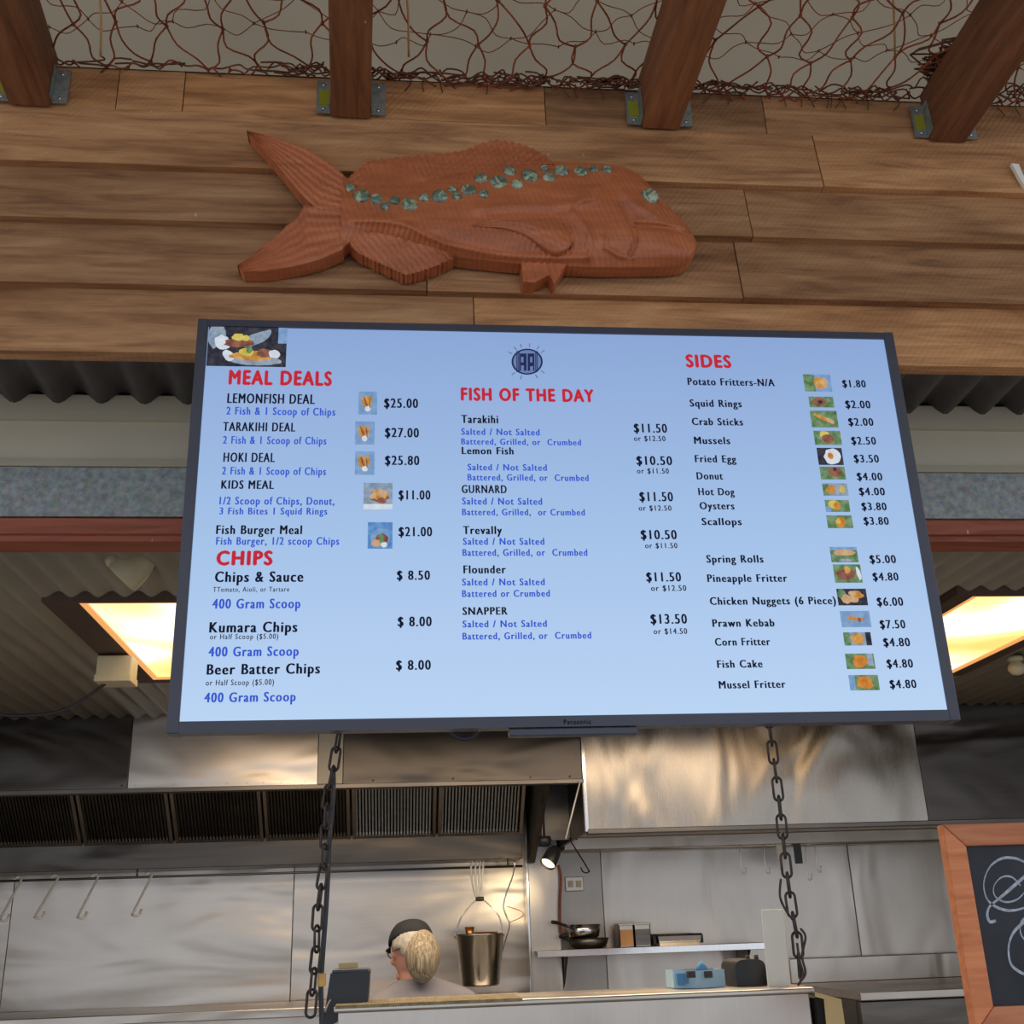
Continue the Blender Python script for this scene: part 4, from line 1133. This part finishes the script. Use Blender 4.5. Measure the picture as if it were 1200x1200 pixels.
# ---- pipe + outlet by the column
m = MB().tube(spline([at(654, 1014, 6.0), at(657, 1028, 6.0), at(656, 1060, 6.0), at(657, 1092, 6.0), at(662, 1097, 6.0)], 4), .007, 8)
tag(m.build('gas_pipe', 'redwood'), 'reddish brown pipe running down beside the steel column', 'pipe')
a, b = at(662, 1028, YW - .01), at(684, 1044, YW - .01)
ol = thing('power_outlet', (a.x, YW - .01, b.z), 'grey double power outlet on the steel wall above the frying pan', 'outlet')
box('plate', (a.x, YW - .02, b.z), (b.x, YW - .002, a.z), 'steel', ol, r=.003)
for k in (0.28, .72):
    x = a.x + (b.x - a.x) * k; z = (a.z + b.z) / 2
    box('socket', (x - .014, YW - .024, z - .016), (x + .014, YW - .018, z + .016), 'beige_plastic', ol, r=.002)

# ---- utensils on the right rail
zrr = zr2 - .03
rr = thing('utensil_rail', (2.1, 5.95, zrr), 'steel rail on the wall under the right hood', 'rail')
MB().tube([(1.3, 5.95, zrr), (2.9, 5.95, zrr)], .006, 8).build('bar', 'steel_bright', rr)
for x in (1.35, 2.1, 2.85): MB().tube([(x, 5.95, zrr), (x, 6.0, zrr + .05)], .005, 8).build('bracket', 'steel_bright', rr)
def hang(px, y0, y1, kind, label, cat='utensil'):
    Y = 5.93; a, b = at(px, y0, Y), at(px + (y1 - y0) * .10, y1, Y)
    t = thing('spatula' if kind == 's' else ('scraper' if kind == 'w' else 'small_hook'), b, label, cat)
    if kind == 'h':
        MB().tube(spline([at(px, y0, Y), at(px + 3, y0 + 4, Y), at(px + 1, y0 + 12, Y), at(px + 4, y1 - 3, Y), at(px + 8, y1 - 1, Y), at(px + 8, y1 - 7, Y)], 4), .0028, 6).build('hook', 'steel_bright', t)
    elif kind == 's':
        MB().tube([a, b], .004, 6).build('handle', 'steel_bright', t)
        m = MB(); m.bbox((b.x - .03, Y - .004, b.z + .0), (b.x + .012, Y + .004, a.z - .02), .003); m.build('blade', 'green_plastic', t)
    else:
        m = MB(); m.bbox((b.x - .022, Y - .004, b.z), (b.x + .022, Y + .004, a.z), .003); m.build('blade', 'white', t)
hang(913, 978, 1007, 'w', 'white plastic scraper hanging behind the right chain')
hang(935, 978, 1012, 's', 'dark green spatula hanging right of the right chain')
for i, (px, y0, y1) in enumerate(((866, 985, 1024), (894, 984, 1024), (943, 980, 1031), (954, 980, 1022))):
    hang(px, y0, y1, 'h', ['thin wire hook on the wall left of the right chain', 'thin wire hook just left of the right chain', 'long thin hook right of the green spatula', 'thin wire hook furthest right under the right hood'][i], 'hook')

# ================================================================== SHELF WITH PANS
sz = at(700, 1112, 5.88).z
s0, s1 = at(630, 1115, 5.88).x, at(905, 1108, 5.88).x
shf = thing('wall_shelf', ((s0 + s1) / 2, 6.0, sz - .02), 'long stainless shelf on the back wall carrying pans', 'shelf')
box('board', (s0, 5.88, sz - .018), (s1, 6.14, sz), 'steel_h', shf, r=.003)
box('front_edge', (s0, 5.872, sz - .03), (s1, 5.882, sz + .002), 'steel_bright', shf, r=.002)
for x in (at(664, 1130, 5.9).x, at(880, 1130, 5.9).x):
    m = MB(); m.add([(x, 5.9, sz - .018), (x, 6.14, sz - .018), (x, 6.14, sz - .19), (x, 6.08, sz - .17), (x + .012, 5.9, sz - .018), (x + .012, 6.14, sz - .018), (x + .012, 6.14, sz - .19), (x + .012, 6.08, sz - .17)],
                    [(0, 1, 2, 3), (7, 6, 5, 4), (0, 3, 7, 4), (3, 2, 6, 7), (0, 4, 5, 1), (1, 5, 6, 2)])
    m.build('bracket', 'steel_dark', shf)
# frying pans (stacked)
def pan(px, r, h, z, label, mat, hl, group=None, py=1100):
    c = at(px, py, 5.98)
    t = thing('frying_pan', (c.x, 5.98, z), label, 'pan', group)
    MB().lathe([(.0001, 0), (r * .72, 0), (r * .86, h * .25), (r, h), (r + .004, h), (r * .87, h * .2), (r * .7, .004), (.0001, .004)], 36, c=(c.x, 5.98, z)).build('bowl', mat, t)
    MB().tube(spline([(c.x - r * .9, 5.96, z + h * .9), (c.x - r - .05, 5.94, z + h + .012), (c.x - r - hl, 5.92, z + h + .016)], 4), [.007] * 4 + [.009] * 5, 8).build('handle', 'black', t)
    return t
pan(690, .100, .050, sz + .001, 'dark frying pan, lower of the pair on the shelf', 'steel_dark', .02, py=1105)
pan(684, .090, .072, sz + .045, 'shiny steel saucepan on top of the dark pan on the shelf', 'steel_bright', .075)
for i, (x0, x1, fill, lab) in enumerate(((726, 743, 'orange_food', 'square steel food container with orange contents on the shelf'), (744, 763, 'steel_dark', 'square steel food container with dark contents on the shelf'))):
    a, b = at(x0, 1100, 5.93).x, at(x1, 1100, 5.93).x; hh = .115
    t = thing('food_container', ((a + b) / 2, 5.98, sz), lab, 'container', 'square containers on the shelf')
    m = MB(); m.box((a, 5.93, sz), (b, 5.935, sz + hh)); m.box((a, 6.05, sz), (b, 6.055, sz + hh)); m.box((a, 5.93, sz), (a + .004, 6.055, sz + hh)); m.box((b - .004, 5.93, sz), (b, 6.055, sz + hh)); m.box((a, 5.93, sz), (b, 6.055, sz + .004))
    m.bbox((a - .002, 5.925, sz + hh - .01), (b + .002, 5.936, sz + hh), .002)
    m.build('tub', 'steel', t)
    box('contents', (a + .005, 5.926, sz + .008), (b - .005, 6.05, sz + hh - .03), fill, t)
a, b = at(771, 1100, 5.92).x, at(822, 1100, 5.92).x
t = thing('baking_tray', ((a + b) / 2, 5.98, sz), 'shallow steel tray with dark rim at the right of the shelf', 'tray')
m = MB(); m.hexa([Vector(v) for v in ((a + .01, 5.925, sz), (b - .01, 5.925, sz), (b - .01, 6.1, sz), (a + .01, 6.1, sz), (a, 5.915, sz + .05), (b, 5.915, sz + .05), (b, 6.11, sz + .05), (a, 6.11, sz + .05))])
m.build('pan_body', 'steel_bright', t)
m = MB(); m.tube([(a, 5.915, sz + .052), (b, 5.915, sz + .052), (b, 6.11, sz + .052), (a, 6.11, sz + .052)], .006, 6, closed=True); m.build('rim', 'chain', t)
for s, x in ((-1, a), (1, b)): box('handle', (min(x, x + s * .018), 5.95, sz + .01), (max(x, x + s * .018), 6.06, sz + .05), 'black', t, r=.003)

# ================================================================== BACK BENCHES
bz = at(100, 1188, 5.75).z
t = thing('steel_bench', (-1.6, 5.9, 0), 'stainless bench along the back wall at the lower left', 'bench')
box('top', (-3.1, 5.55, bz - .04), (at(618, 1180, 5.7).x, 6.13, bz), 'steel_h', t, r=.004)
box('cabinet', (-3.1, 5.6, 0.1), (.55, 6.12, bz - .04), 'steel', t)
rz = at(1060, 1160, 5.2).z
t = thing('range_unit', (2.3, 5.4, 0), 'dark steel cooking range right of the servery under the right hood', 'range')
x0, x1 = at(1003, 1165, 5.2).x, 3.9
box('top', (x0, 5.15, rz - .035), (x1, 6.1, rz), 'steel', t, r=.004)
box('backsplash', (x0, 6.06, rz), (x1, 6.12, rz + .12), 'steel', t, r=.004)
for k in range(3):
    xa = x0 + (x1 - x0) * k / 3
    box('door', (xa + .004, 5.18, .15), (xa + (x1 - x0) / 3 - .004, 5.22, rz - .04), 'steel_dark', t, r=.004)
box('body', (x0, 5.22, .1), (x1, 6.08, rz - .036), 'steel_dark', t)

# ================================================================== SERVERY COUNTER
YV = 3.0
cz = at(620, 1170.5, YV).z; CD = .30
vx0, vx1 = at(391, 1180, YV).x, at(957, 1180, YV).x
sv = thing('servery_counter', ((vx0 + vx1) / 2, YV, 0), 'grey stainless servery counter along the bottom centre', 'counter')
box('cabinet', (vx0 + .01, YV + .012, .05), (vx1 - .01, YV + CD - .01, cz - .012), 'steel', sv, r=.004)
box('top', (vx0, YV, cz - .014), (vx1, YV + CD, cz), 'steel_h', sv, r=.004)
m = MB()
for k in range(70):
    x = vx0 + .003 + (vx1 - vx0) * .38 * k / 70
    m.bbox((x, YV - .003, cz - .005), (x + .0065, YV + .22, cz + .003), .001)
mm = m.build('woven_edge', 'woven', sv); mm['kind'] = 'stuff'
a = at(958, 1163, YV - .02); b = at(991, 1200, YV - .02)
t = thing('cream_board', (a.x, YV, b.z - .2), 'cream folded board at the right end of the servery counter', 'board')
m = MB()
m.hexa([at(970, 1167, YV - .02), at(986, 1172, YV - .03), at(985, 1172, YV + .10), at(970, 1167, YV + .10)][::1] and
       [at(972, 1240, YV - .02), at(997, 1245, YV - .03), at(997, 1245, YV), at(972, 1240, YV), at(965, 1167, YV - .02), at(986, 1172, YV - .03), at(986, 1172, YV), at(965, 1167, YV)])
m.build('front_sheet', 'tan', t)
m = MB(); m.hexa([at(955, 1168, YV - .02), at(986, 1176, YV - .03), at(986, 1176, YV + .25), at(955, 1168, YV + .25), at(955, 1162.5, YV - .02), at(986, 1171, YV - .03), at(986, 1171, YV + .25), at(955, 1162.5, YV + .25)])
m.build('top_sheet', 'tan', t)
box('dark_side', (at(956, 1170, YV).x, YV, b.z - .25), (at(972, 1170, YV).x, YV + .2, at(960, 1170, YV).z), 'darkgap', t)

# things standing on the counter
def on(px, Y): return at(px, 1160, Y).x
YO = YV + .16
# black terminal on the left
a, b = on(384, YV + .1), on(433, YV + .1)
zt = at(410, 1138, YV + .1).z
tm = thing('payment_printer', ((a + b) / 2, YV + .15, cz), 'black box-shaped counter machine with a pale card on top, lower left', 'machine')
m = MB(); m.hexa([Vector(v) for v in ((a - .012, YV + .09, cz - .06), (b - .004, YV + .09, cz), (b - .004, YV + .24, cz), (a - .012, YV + .24, cz - .06), (a + .006, YV + .10, zt - .004), (b, YV + .10, zt - .002), (b, YV + .23, zt), (a + .006, YV + .23, zt - .002))])
m.build('housing', 'black', tm)
box('top_panel', (a + .01, YV + .105, zt - .004), (b - .004, YV + .225, zt + .004), 'bezel', tm, r=.002)
box('card', (on(396, YV + .15), YV + .15, zt), (on(419, YV + .15), YV + .16, at(408, 1128, YV + .15).z), 'tan', tm)
m = MB().tube(spline([at(388, 1172, YV + .05), at(384, 1178, YV + .03), at(380, 1190, YV), at(378, 1205, YV)], 4), .003, 6); m.build('cord', 'black', tm)

# blue glove box
a, b, zt = on(793, YO), on(852, YO), at(820, 1137, YO).z
gb = thing('glove_box', ((a + b) / 2, YO, cz), 'light blue open cardboard box on the counter near the pans', 'box')
xm = on(815, YO)
m = MB(); dz0 = .012
P = [(a, YO + .03), (xm, YO - .015), (b, YO + .01), (b, YO + .12), (a, YO + .12)]
m.add([(x, y, cz + .001) for x, y in P] + [(x, y, zt + (0.004 if i == 0 else 0)) for i, (x, y) in enumerate(P)], [(k, (k + 1) % 5, 5 + (k + 1) % 5, 5 + k) for k in range(5)])
m.build('carton', 'blue_card', gb)
m = MB(); m.add([(x, y, zt - .003) for x, y in P], [(0, 1, 2, 3, 4)]); m.build('inside', 'dark_card', gb)
box('printed_patch', (a + .003, YO - .0, zt - .035), (a + .024, YO + .018, zt - .006), 'blue_card2', gb)
m = MB(); q = at(822, 1133, YO + .02)
m.lathe([(.0001, .014), (.006, .012), (.014, .002), (.018, -.012), (.0001, -.014)], 10, c=q); m.build('glove_tuft', 'blue_card2', gb)
for px in (811, 831):
    q = at(px, 1142, YO - .02); box('cutout', (q.x - .010, YO - .017, q.z - .008), (q.x + .010, YO + .01, q.z + .008), 'dark_card', gb)
m = MB(); 
for k in range(4): m.box((a + .03 + k * .006, YO - .002 - k * .0, cz + .012), (a + .033 + k * .006, YO + .004, cz + .026))
m.build('print_marks', 'blue_card2', gb)

# black toaster-like machine
a, b, zt = on(864, YO), on(900, YO), at(880, 1124, YO).z
tm = thing('toaster', ((a + b) / 2, YO + .06, cz), 'black rounded machine with small knobs left of the white box', 'machine')
bm_ = MB(); N = 12; prof = []
W = (b - a) / 2; Hh = zt - cz
for k in range(N + 1):
    an = pi * k / N
    prof.append(((a + b) / 2 - W * (abs(cos(an)) ** .55) * (1 if cos(an) > 0 else -1), cz + Hh * .62 + Hh * .38 * sin(an) ** .7))
prof = [((a + b) / 2 - W, cz + .001)] + prof + [((a + b) / 2 + W, cz + .001)]
n = len(prof)
bm_.add([(x, YO, z) for x, z in prof] + [(x, YO + .14, z) for x, z in prof], [list(range(n))[::-1], [n + k for k in range(n)]] + [(k, (k + 1) % n, n + (k + 1) % n, n + k) for k in range(n)])
bm_.build('housing', 'black', tm)
for px in (876, 886):
    q = at(px, 1121, YO + .04); MB().lathe([(.0001, .008), (.006, .007), (.007, -.012), (.0001, -.012)], 12, c=(q.x, YO + .04, zt + .002)).build('knob', 'dark_card', tm)

# white upright box
a, b = on(897, YV + .12), on(928, YV + .12)
m = MB(); Y = YV + .1
m.hexa([at(900, 1158, Y), at(926, 1158, Y), at(927, 1157, Y + .08), at(901, 1157, Y + .08), at(892, 1066, Y), at(918, 1065.5, Y), at(919, 1066, Y + .08), at(893, 1066, Y + .08)])
o = m.build('upright_box', 'white'); tag(o, 'tall white upright box on the counter against the right chain', 'box')
bv = o.modifiers.new('bevel', 'BEVEL'); bv.width = .003; bv.segments = 2

# ================================================================== CHALKBOARD
YK = 2.45
c0, c1, c2_ = at(1107, 966, YK), at(1140, 1200, YK), at(1250, 962, YK)
kx0 = (c0.x + c1.x) / 2; kz1 = c0.z; kz0 = at(1142, 1210, YK).z; kx1 = kx0 + .62
fw = at(1134, 985, YK).x - at(1110, 985, YK).x
ck = thing('chalkboard', ((kx0 + kx1) / 2, YK, kz0), 'wood-framed chalkboard with looping chalk script at the lower right corner', 'sign')
box('board', (kx0 + fw * .6, YK + .012, kz0 + fw * .6), (kx1 - fw * .6, YK + .024, kz1 - fw * .6), 'slate', ck)
def rail_(pts, name='frame_rail'):
    m = MB(); m.add([(x, YK, z) for x, z in pts] + [(x, YK + .03, z) for x, z in pts], [(0, 1, 2, 3), (7, 6, 5, 4)] + [(k, 4 + k, 4 + (k + 1) % 4, (k + 1) % 4) for k in range(4)])
    o = m.build(name, 'frame_wood', ck); bv = o.modifiers.new('bevel', 'BEVEL'); bv.width = .003; bv.segments = 2
g = .0006
rail_([(kx0, kz0 + g), (kx0 + fw, kz0 + fw + g), (kx0 + fw, kz1 - fw - g), (kx0, kz1 - g)])
rail_([(kx1, kz1 - g), (kx1 - fw, kz1 - fw - g), (kx1 - fw, kz0 + fw + g), (kx1, kz0 + g)])
rail_([(kx0 + g, kz1), (kx0 + fw + g, kz1 - fw), (kx1 - fw - g, kz1 - fw), (kx1 - g, kz1)])
rail_([(kx1 - g, kz0), (kx1 - fw - g, kz0 + fw), (kx0 + fw + g, kz0 + fw), (kx0 + g, kz0)])
def stroke(pts, w0, w1):
    P = spline([at(a, b, YK + .0115) for a, b in pts], 8); n = len(P); m = MB(); vs = []
    for i, p in enumerate(P):
        t = (P[min(i + 1, n - 1)] - P[max(i - 1, 0)]).normalized(); nn = Vector((-t.z, 0, t.x))
        ww = w0 + (w1 - w0) * (.5 + .5 * sin(i / n * 11))
        vs += [p + nn * ww, p - nn * ww]
    m.add(vs, [(2 * i, 2 * i + 1, 2 * i + 3, 2 * i + 2) for i in range(n - 1)])
    m.build('chalk_stroke', 'chalk', ck)
stroke([(1167, 1079), (1160, 1080), (1157, 1072), (1160, 1062), (1172, 1052), (1186, 1040), (1202, 1026), (1216, 1014)], .0022, .0034)
stroke([(1204, 1012), (1190, 1006), (1174, 1006), (1160, 1016), (1153, 1034), (1156, 1052), (1166, 1062), (1182, 1067), (1200, 1064), (1216, 1056)], .0012, .0030)
stroke([(1196, 1038), (1186, 1028), (1174, 1028), (1165, 1038), (1166, 1050), (1178, 1057), (1192, 1054), (1202, 1044)], .0010, .0020)
stroke([(1210, 1073), (1198, 1082), (1187, 1094), (1182, 1110), (1184, 1128), (1192, 1137), (1204, 1142), (1220, 1138)], .0020, .0032)
stroke([(1204, 1073), (1196, 1082), (1197, 1096), (1206, 1106)], .0010, .0020)
# hanging hooks of the chalkboard
box('support_post', (kx0 + .3, YK + .03, 0), (kx0 + .36, YK + .07, kz1 - .1), 'frame_wood', ck, r=.003)

# ================================================================== PERSON
hp = at(481, 1112.5, 4.35)              # head centre
face = Vector((-0.36, 0.90, -0.30)).normalized()     # looks away to the left, slightly down
person = thing('person', (hp.x + .06, 4.38, 0), 'person seen from behind in a black cap and grey shirt, working at the steel bench', 'person')
ground = person.location.copy()
Zs = hp.z
fx_, fy_ = face.x, face.y
fh = Vector((fx_, fy_, 0)).normalized()
# body faces roughly away from the viewer, a little left
bf = Vector((-.25, .97, 0)).normalized(); bs = Vector((bf.y, -bf.x, 0))    # bs = person's right
nk = hp + Vector((.02, -.01, -.120))
pel = Vector((ground.x, ground.y, Zs - .70))
J = {}; E = []; RAD = {}
def jn(k, p, r): J[k] = Vector(p); RAD[k] = r
jn('pel', pel, (.15, .11)); jn('wai', pel + Vector((0, 0, .14)) , (.135, .10)); jn('che', Vector((nk.x, nk.y, 0)) * .5 + Vector((pel.x, pel.y, 0)) * .5 + Vector((0, 0, Zs - .40)), (.155, .115))
jn('upc', Vector((nk.x + .02, nk.y, Zs - .205)), (.115, .09)); jn('nk0', nk, (.052, .052)); jn('nk1', hp + Vector((0, 0, -.05)), (.048, .048))
E += [('pel', 'wai'), ('wai', 'che'), ('che', 'upc'), ('upc', 'nk0'), ('nk0', 'nk1')]
for sd, s in (('l', -1), ('r', 1)):
    sh = J['upc'] + bs * (.150 * s) + Vector((0, 0, -.012)); el = sh + bs * (.07 * s) + Vector((0, 0, -.25)) + bf * .10; wr = el + bf * .22 - bs * (.05 * s) + Vector((0, 0, -.05)); hd = wr + bf * .075
    jn('sh' + sd, sh, (.066, .066)); jn('el' + sd, el, (.045, .045)); jn('wr' + sd, wr, (.028, .024)); jn('hd' + sd, hd, (.036, .018))
    hipp = pel + bs * (.09 * s) + Vector((0, 0, -.06)); kn = Vector((hipp.x, hipp.y, .47)) + bf * .02; an = Vector((hipp.x, hipp.y, .09)); toe = an + bf * .16 + Vector((0, 0, -.05))
    jn('hi' + sd, hipp, (.088, .088)); jn('kn' + sd, kn, (.058, .058)); jn('an' + sd, an, (.042, .042)); jn('to' + sd, toe, (.040, .028))
    E += [('upc', 'sh' + sd), ('sh' + sd, 'el' + sd), ('el' + sd, 'wr' + sd), ('wr' + sd, 'hd' + sd), ('pel', 'hi' + sd), ('hi' + sd, 'kn' + sd), ('kn' + sd, 'an' + sd), ('an' + sd, 'to' + sd)]
    for f_ in range(4):
        off = (f_ - 1.5) * .019; ln = (.034, .042, .038, .030)[f_]
        a = hd + bs * off + bf * .022; b = a + bf * ln + Vector((0, 0, -.010)); c = b + bf * ln * .6 + Vector((0, 0, -.022))
        for k_, (q_, r_) in enumerate(((a, .0095), (b, .0085), (c, .0072))): jn('f%d%d%s' % (f_, k_, sd), q_, (r_, r_))
        E += [('hd' + sd, 'f%d0%s' % (f_, sd)), ('f%d0%s' % (f_, sd), 'f%d1%s' % (f_, sd)), ('f%d1%s' % (f_, sd), 'f%d2%s' % (f_, sd))]
    a = wr + bf * .03 - bs * (.034 * s); b = a + bf * .03 - bs * (.012 * s) + Vector((0, 0, -.012)); 
    jn('t0' + sd, a, (.011, .011)); jn('t1' + sd, b, (.0095, .0095)); E += [('wr' + sd, 't0' + sd), ('t0' + sd, 't1' + sd)]
def skin_mesh(keys, edges, grow=0.0, voxel=.010, extra=None):
    kk = set(keys); mb = MB()
    def blob(p, rx, ry, rz):
        bm = bmesh.new(); bmesh.ops.create_icosphere(bm, subdivisions=2, radius=1)
        for v in bm.verts: v.co = p + bs * (v.co.x * rx) + bf * (v.co.y * ry) + Vector((0, 0, v.co.z * rz))
        bm.verts.index_update(); mb.add([v.co.copy() for v in bm.verts], [[v.index for v in f.verts] for f in bm.faces]); bm.free()
    for k in keys: r_ = RAD[k]; blob(J[k], r_[0] + grow, r_[1] + grow, min(r_) + grow)
    for a, b in edges:
        if a not in kk or b not in kk: continue
        A, B = J[a], J[b]; d = (B - A); 
        if d.length < 1e-6: continue
        t = d.normalized(); N = max(2, int(d.length / .02)); seg = 16
        # cross-section axes: the body's own side axis where the limb runs up and down
        x = bs - t * bs.dot(t)
        x = x.normalized() if x.length > .25 else t.orthogonal().normalized()
        y = t.cross(x)
        vs = []
        for i in range(N + 1):
            u_ = i / N; u2 = u_ * u_ * (3 - 2 * u_)
            rx = RAD[a][0] * (1 - u2) + RAD[b][0] * u2 + grow; ry = RAD[a][1] * (1 - u2) + RAD[b][1] * u2 + grow
            for q in range(seg):
                an = 2 * pi * q / seg; vs.append(A + d * u_ + x * (cos(an) * rx) + y * (sin(an) * ry))
        fs = [(i * seg + q, i * seg + (q + 1) % seg, (i + 1) * seg + (q + 1) % seg, (i + 1) * seg + q) for i in range(N) for q in range(seg)]
        fs += [list(range(seg))[::-1], [N * seg + q for q in range(seg)]]
        mb.add(vs, fs)
    r = bpy.data.meshes.new('sk'); r.from_pydata([tuple(v) for v in mb.v], [], mb.f)
    if extra:
        bm = bmesh.new(); bm.from_mesh(r)
        for e in extra: bm.from_mesh(e)
        bm.to_mesh(r); bm.free()
    if voxel:
        o = bpy.data.objects.new('sk', r); COL.objects.link(o)
        rm = o.modifiers.new('r', 'REMESH'); rm.mode = 'VOXEL'; rm.voxel_size = voxel; rm.use_smooth_shade = True
        s2 = o.modifiers.new('sm', 'SMOOTH'); s2.iterations = 4 if voxel > .01 else 2; s2.factor = .5
        dg = bpy.context.evaluated_depsgraph_get(); r2 = bpy.data.meshes.new_from_object(o.evaluated_get(dg))
        bpy.data.objects.remove(o); r = r2
    for p in r.polygons: p.use_smooth = True
    return r
# head in its own frame: x = left-right, y = forward, z = up
hy = face; hxv = hy.cross(Vector((0, 0, 1))).normalized(); hz = hxv.cross(hy).normalized()
HM = Matrix((hxv, hy, hz)).transposed().to_4x4(); HM = HM @ Matrix.Rotation(radians(7), 4, 'Y') @ Matrix.Scale(.88, 4); HM.translation = hp
def ell(c, r, seg=28, cut=None, fn=None):
    bm = bmesh.new(); bmesh.ops.create_uvsphere(bm, u_segments=seg, v_segments=seg // 2 + 4, radius=1)
    if cut is not None:
        bmesh.ops.delete(bm, geom=[v for v in bm.verts if not cut(v.co)], context='VERTS')
    for v in bm.verts:
        p = Vector((v.co.x * r[0], v.co.y * r[1], v.co.z * r[2]))
        if fn: p = fn(p, v.co)
        v.co = HM @ (p + Vector(c))
    me = bpy.data.meshes.new('e'); bm.to_mesh(me); bm.free()
    return me
def headfn(p, u):
    if u.z < 0: p.x *= 1 - .22 * u.z * u.z; p.y = p.y * (1 + .06 * u.z) + .012 * -u.z
    return p
parts = [ell((0, 0, 0), (.074, .094, .112), fn=headfn), ell((0, .096, -.012), (.012, .018, .024)), ell((0, .078, -.085), (.034, .026, .022)), ell((0, .090, -.052), (.026, .010, .008)), ell((0, .094, -.060), (.022, .009, .007))]
for s in (-1, 1): parts += [ell((s * .076, -.004, -.012), (.010, .020, .032)), ell((s * .033, .082, .012), (.020, .012, .008)), ell((s * .04, .07, -.03), (.022, .018, .02))]
body = skin_mesh(list(J), E, 0, .0055, parts)
body.materials.append(M['skin'])
bo = bpy.data.objects.new('body', body); COL.objects.link(bo); bo.parent = person; body.transform(Matrix.Translation(-ground))
def cloth(name, keys, edges, grow, mat, cutz=None):
    r = skin_mesh(keys, edges, grow, .012)
    r.transform(Matrix.Translation(-ground)); r.materials.append(M[mat])
    o = bpy.data.objects.new(name, r); COL.objects.link(o); o.parent = person; return o
J['nkc'] = J['upc'].lerp(J['nk0'], .72); RAD['nkc'] = (.054, .054)
cloth('shirt', ['pel', 'wai', 'che', 'upc', 'nkc', 'shl', 'shr', 'ell', 'elr'], [('pel', 'wai'), ('wai', 'che'), ('che', 'upc'), ('upc', 'nkc'), ('nkc', 'shl'), ('nkc', 'shr'), ('che', 'shl'), ('che', 'shr'), ('upc', 'shl'), ('upc', 'shr'), ('shl', 'ell'), ('shr', 'elr')], .016, 'shirt')
RAD['anl'] = RAD['anr'] = (.05, .05)
cloth('trousers', ['pel', 'hil', 'hir', 'knl', 'knr', 'anl', 'anr'], [('pel', 'hil'), ('pel', 'hir'), ('hil', 'knl'), ('hir', 'knr'), ('knl', 'anl'), ('knr', 'anr')], .012, 'trousers')
for s in ('l', 'r'):
    a, b = J['an' + s], J['to' + s]; m = MB(); c = (a + b) / 2
    mt = Matrix.Translation(Vector((c.x, c.y, .045)) - bf * 0.01) @ bf.to_track_quat('Y', 'Z').to_matrix().to_4x4()
    m.bbox((-.05, -.13, -.045), (.05, .14, .035), .02, mat=mt); m.build('shoe', 'black', person)
# collar
m = MB(); cc = J['nkc'] + Vector((0, 0, .012))
m.lathe([(.072, -.03), (.066, -.005), (.060, .012), (.055, .013), (.058, -.01)], 28, c=cc); m.build('collar', 'shirt', person)
def hadd(name, me, mat, solid=0):
    me.materials.append(M[mat]); me.transform(Matrix.Translation(-ground))
    for p in me.polygons: p.use_smooth = True
    o = bpy.data.objects.new(name, me); COL.objects.link(o); o.parent = person
    if solid: md = o.modifiers.new('s', 'SOLIDIFY'); md.thickness = solid; md.offset = 1
    return o
# cap: crown, band, peak (peak points to the face side)
hadd('cap_crown', ell((0, -.004, .022), (.086, .104, .098), 32, cut=lambda u: u.z > -.12 - .12 * u.x, fn=lambda p, u: Vector((p.x * (1 + .10 * max(0, u.z) * (1 - u.z)), p.y * (1 + .10 * max(0, u.z) * (1 - u.z)), p.z * (1 - .0 * u.z) if u.z < .75 else p.z - (.5 * (u.z - .75)) * .098))), 'capcloth', .004)
def brim(p, u):
    p.z = .006 - .25 * p.x * p.x / .08; return p
hadd('cap_peak', ell((0, .085, .030), (.070, .085, .01), 24, cut=lambda u: u.y > -.1, fn=brim), 'capcloth', .003)
MB().lathe([(.0001, .004), (.008, .002), (.010, -.002)], 12, mat=HM @ Matrix.Translation((0, -.004, .109))).build('cap_button', 'capcloth', person)
# hair: back of head gathered in a net, low bun
def hairfn(p, u):
    return p
h1 = hadd('hair', ell((0, -.018, -.004), (.086, .098, .112), 32, cut=lambda u: u.y < .18 and not (u.y > -.45 and u.z < -.30)), 'hair_grey', .003); h1['label'] = 'short grey hair at the temple'
bc = HM.inverted() @ at(496, 1124, 4.27)
h2 = hadd('gathered_hair', ell((bc.x - .004, bc.y, bc.z + .012), (.074, .064, .106), 32, fn=lambda p, u: Vector((p.x * (1 - .16 * max(0, -u.z)), p.y, p.z))), 'hair'); h2['label'] = 'blonde hair gathered low in a net'
# glasses arm and frame
gm = MB(); 
for s in (-1, 1):
    gm.tube([HM @ Vector((s * .080, -.01, .008)), HM @ Vector((s * .078, .05, .012)), HM @ Vector((s * .066, .098, .010))], .0022, 6)
    gm.tube([HM @ Vector((s * .034 + .026 * cos(a * pi / 8), .104, .008 + .019 * sin(a * pi / 8))) for a in range(16)], .002, 6, closed=True)
gm.build('glasses', 'black', person)
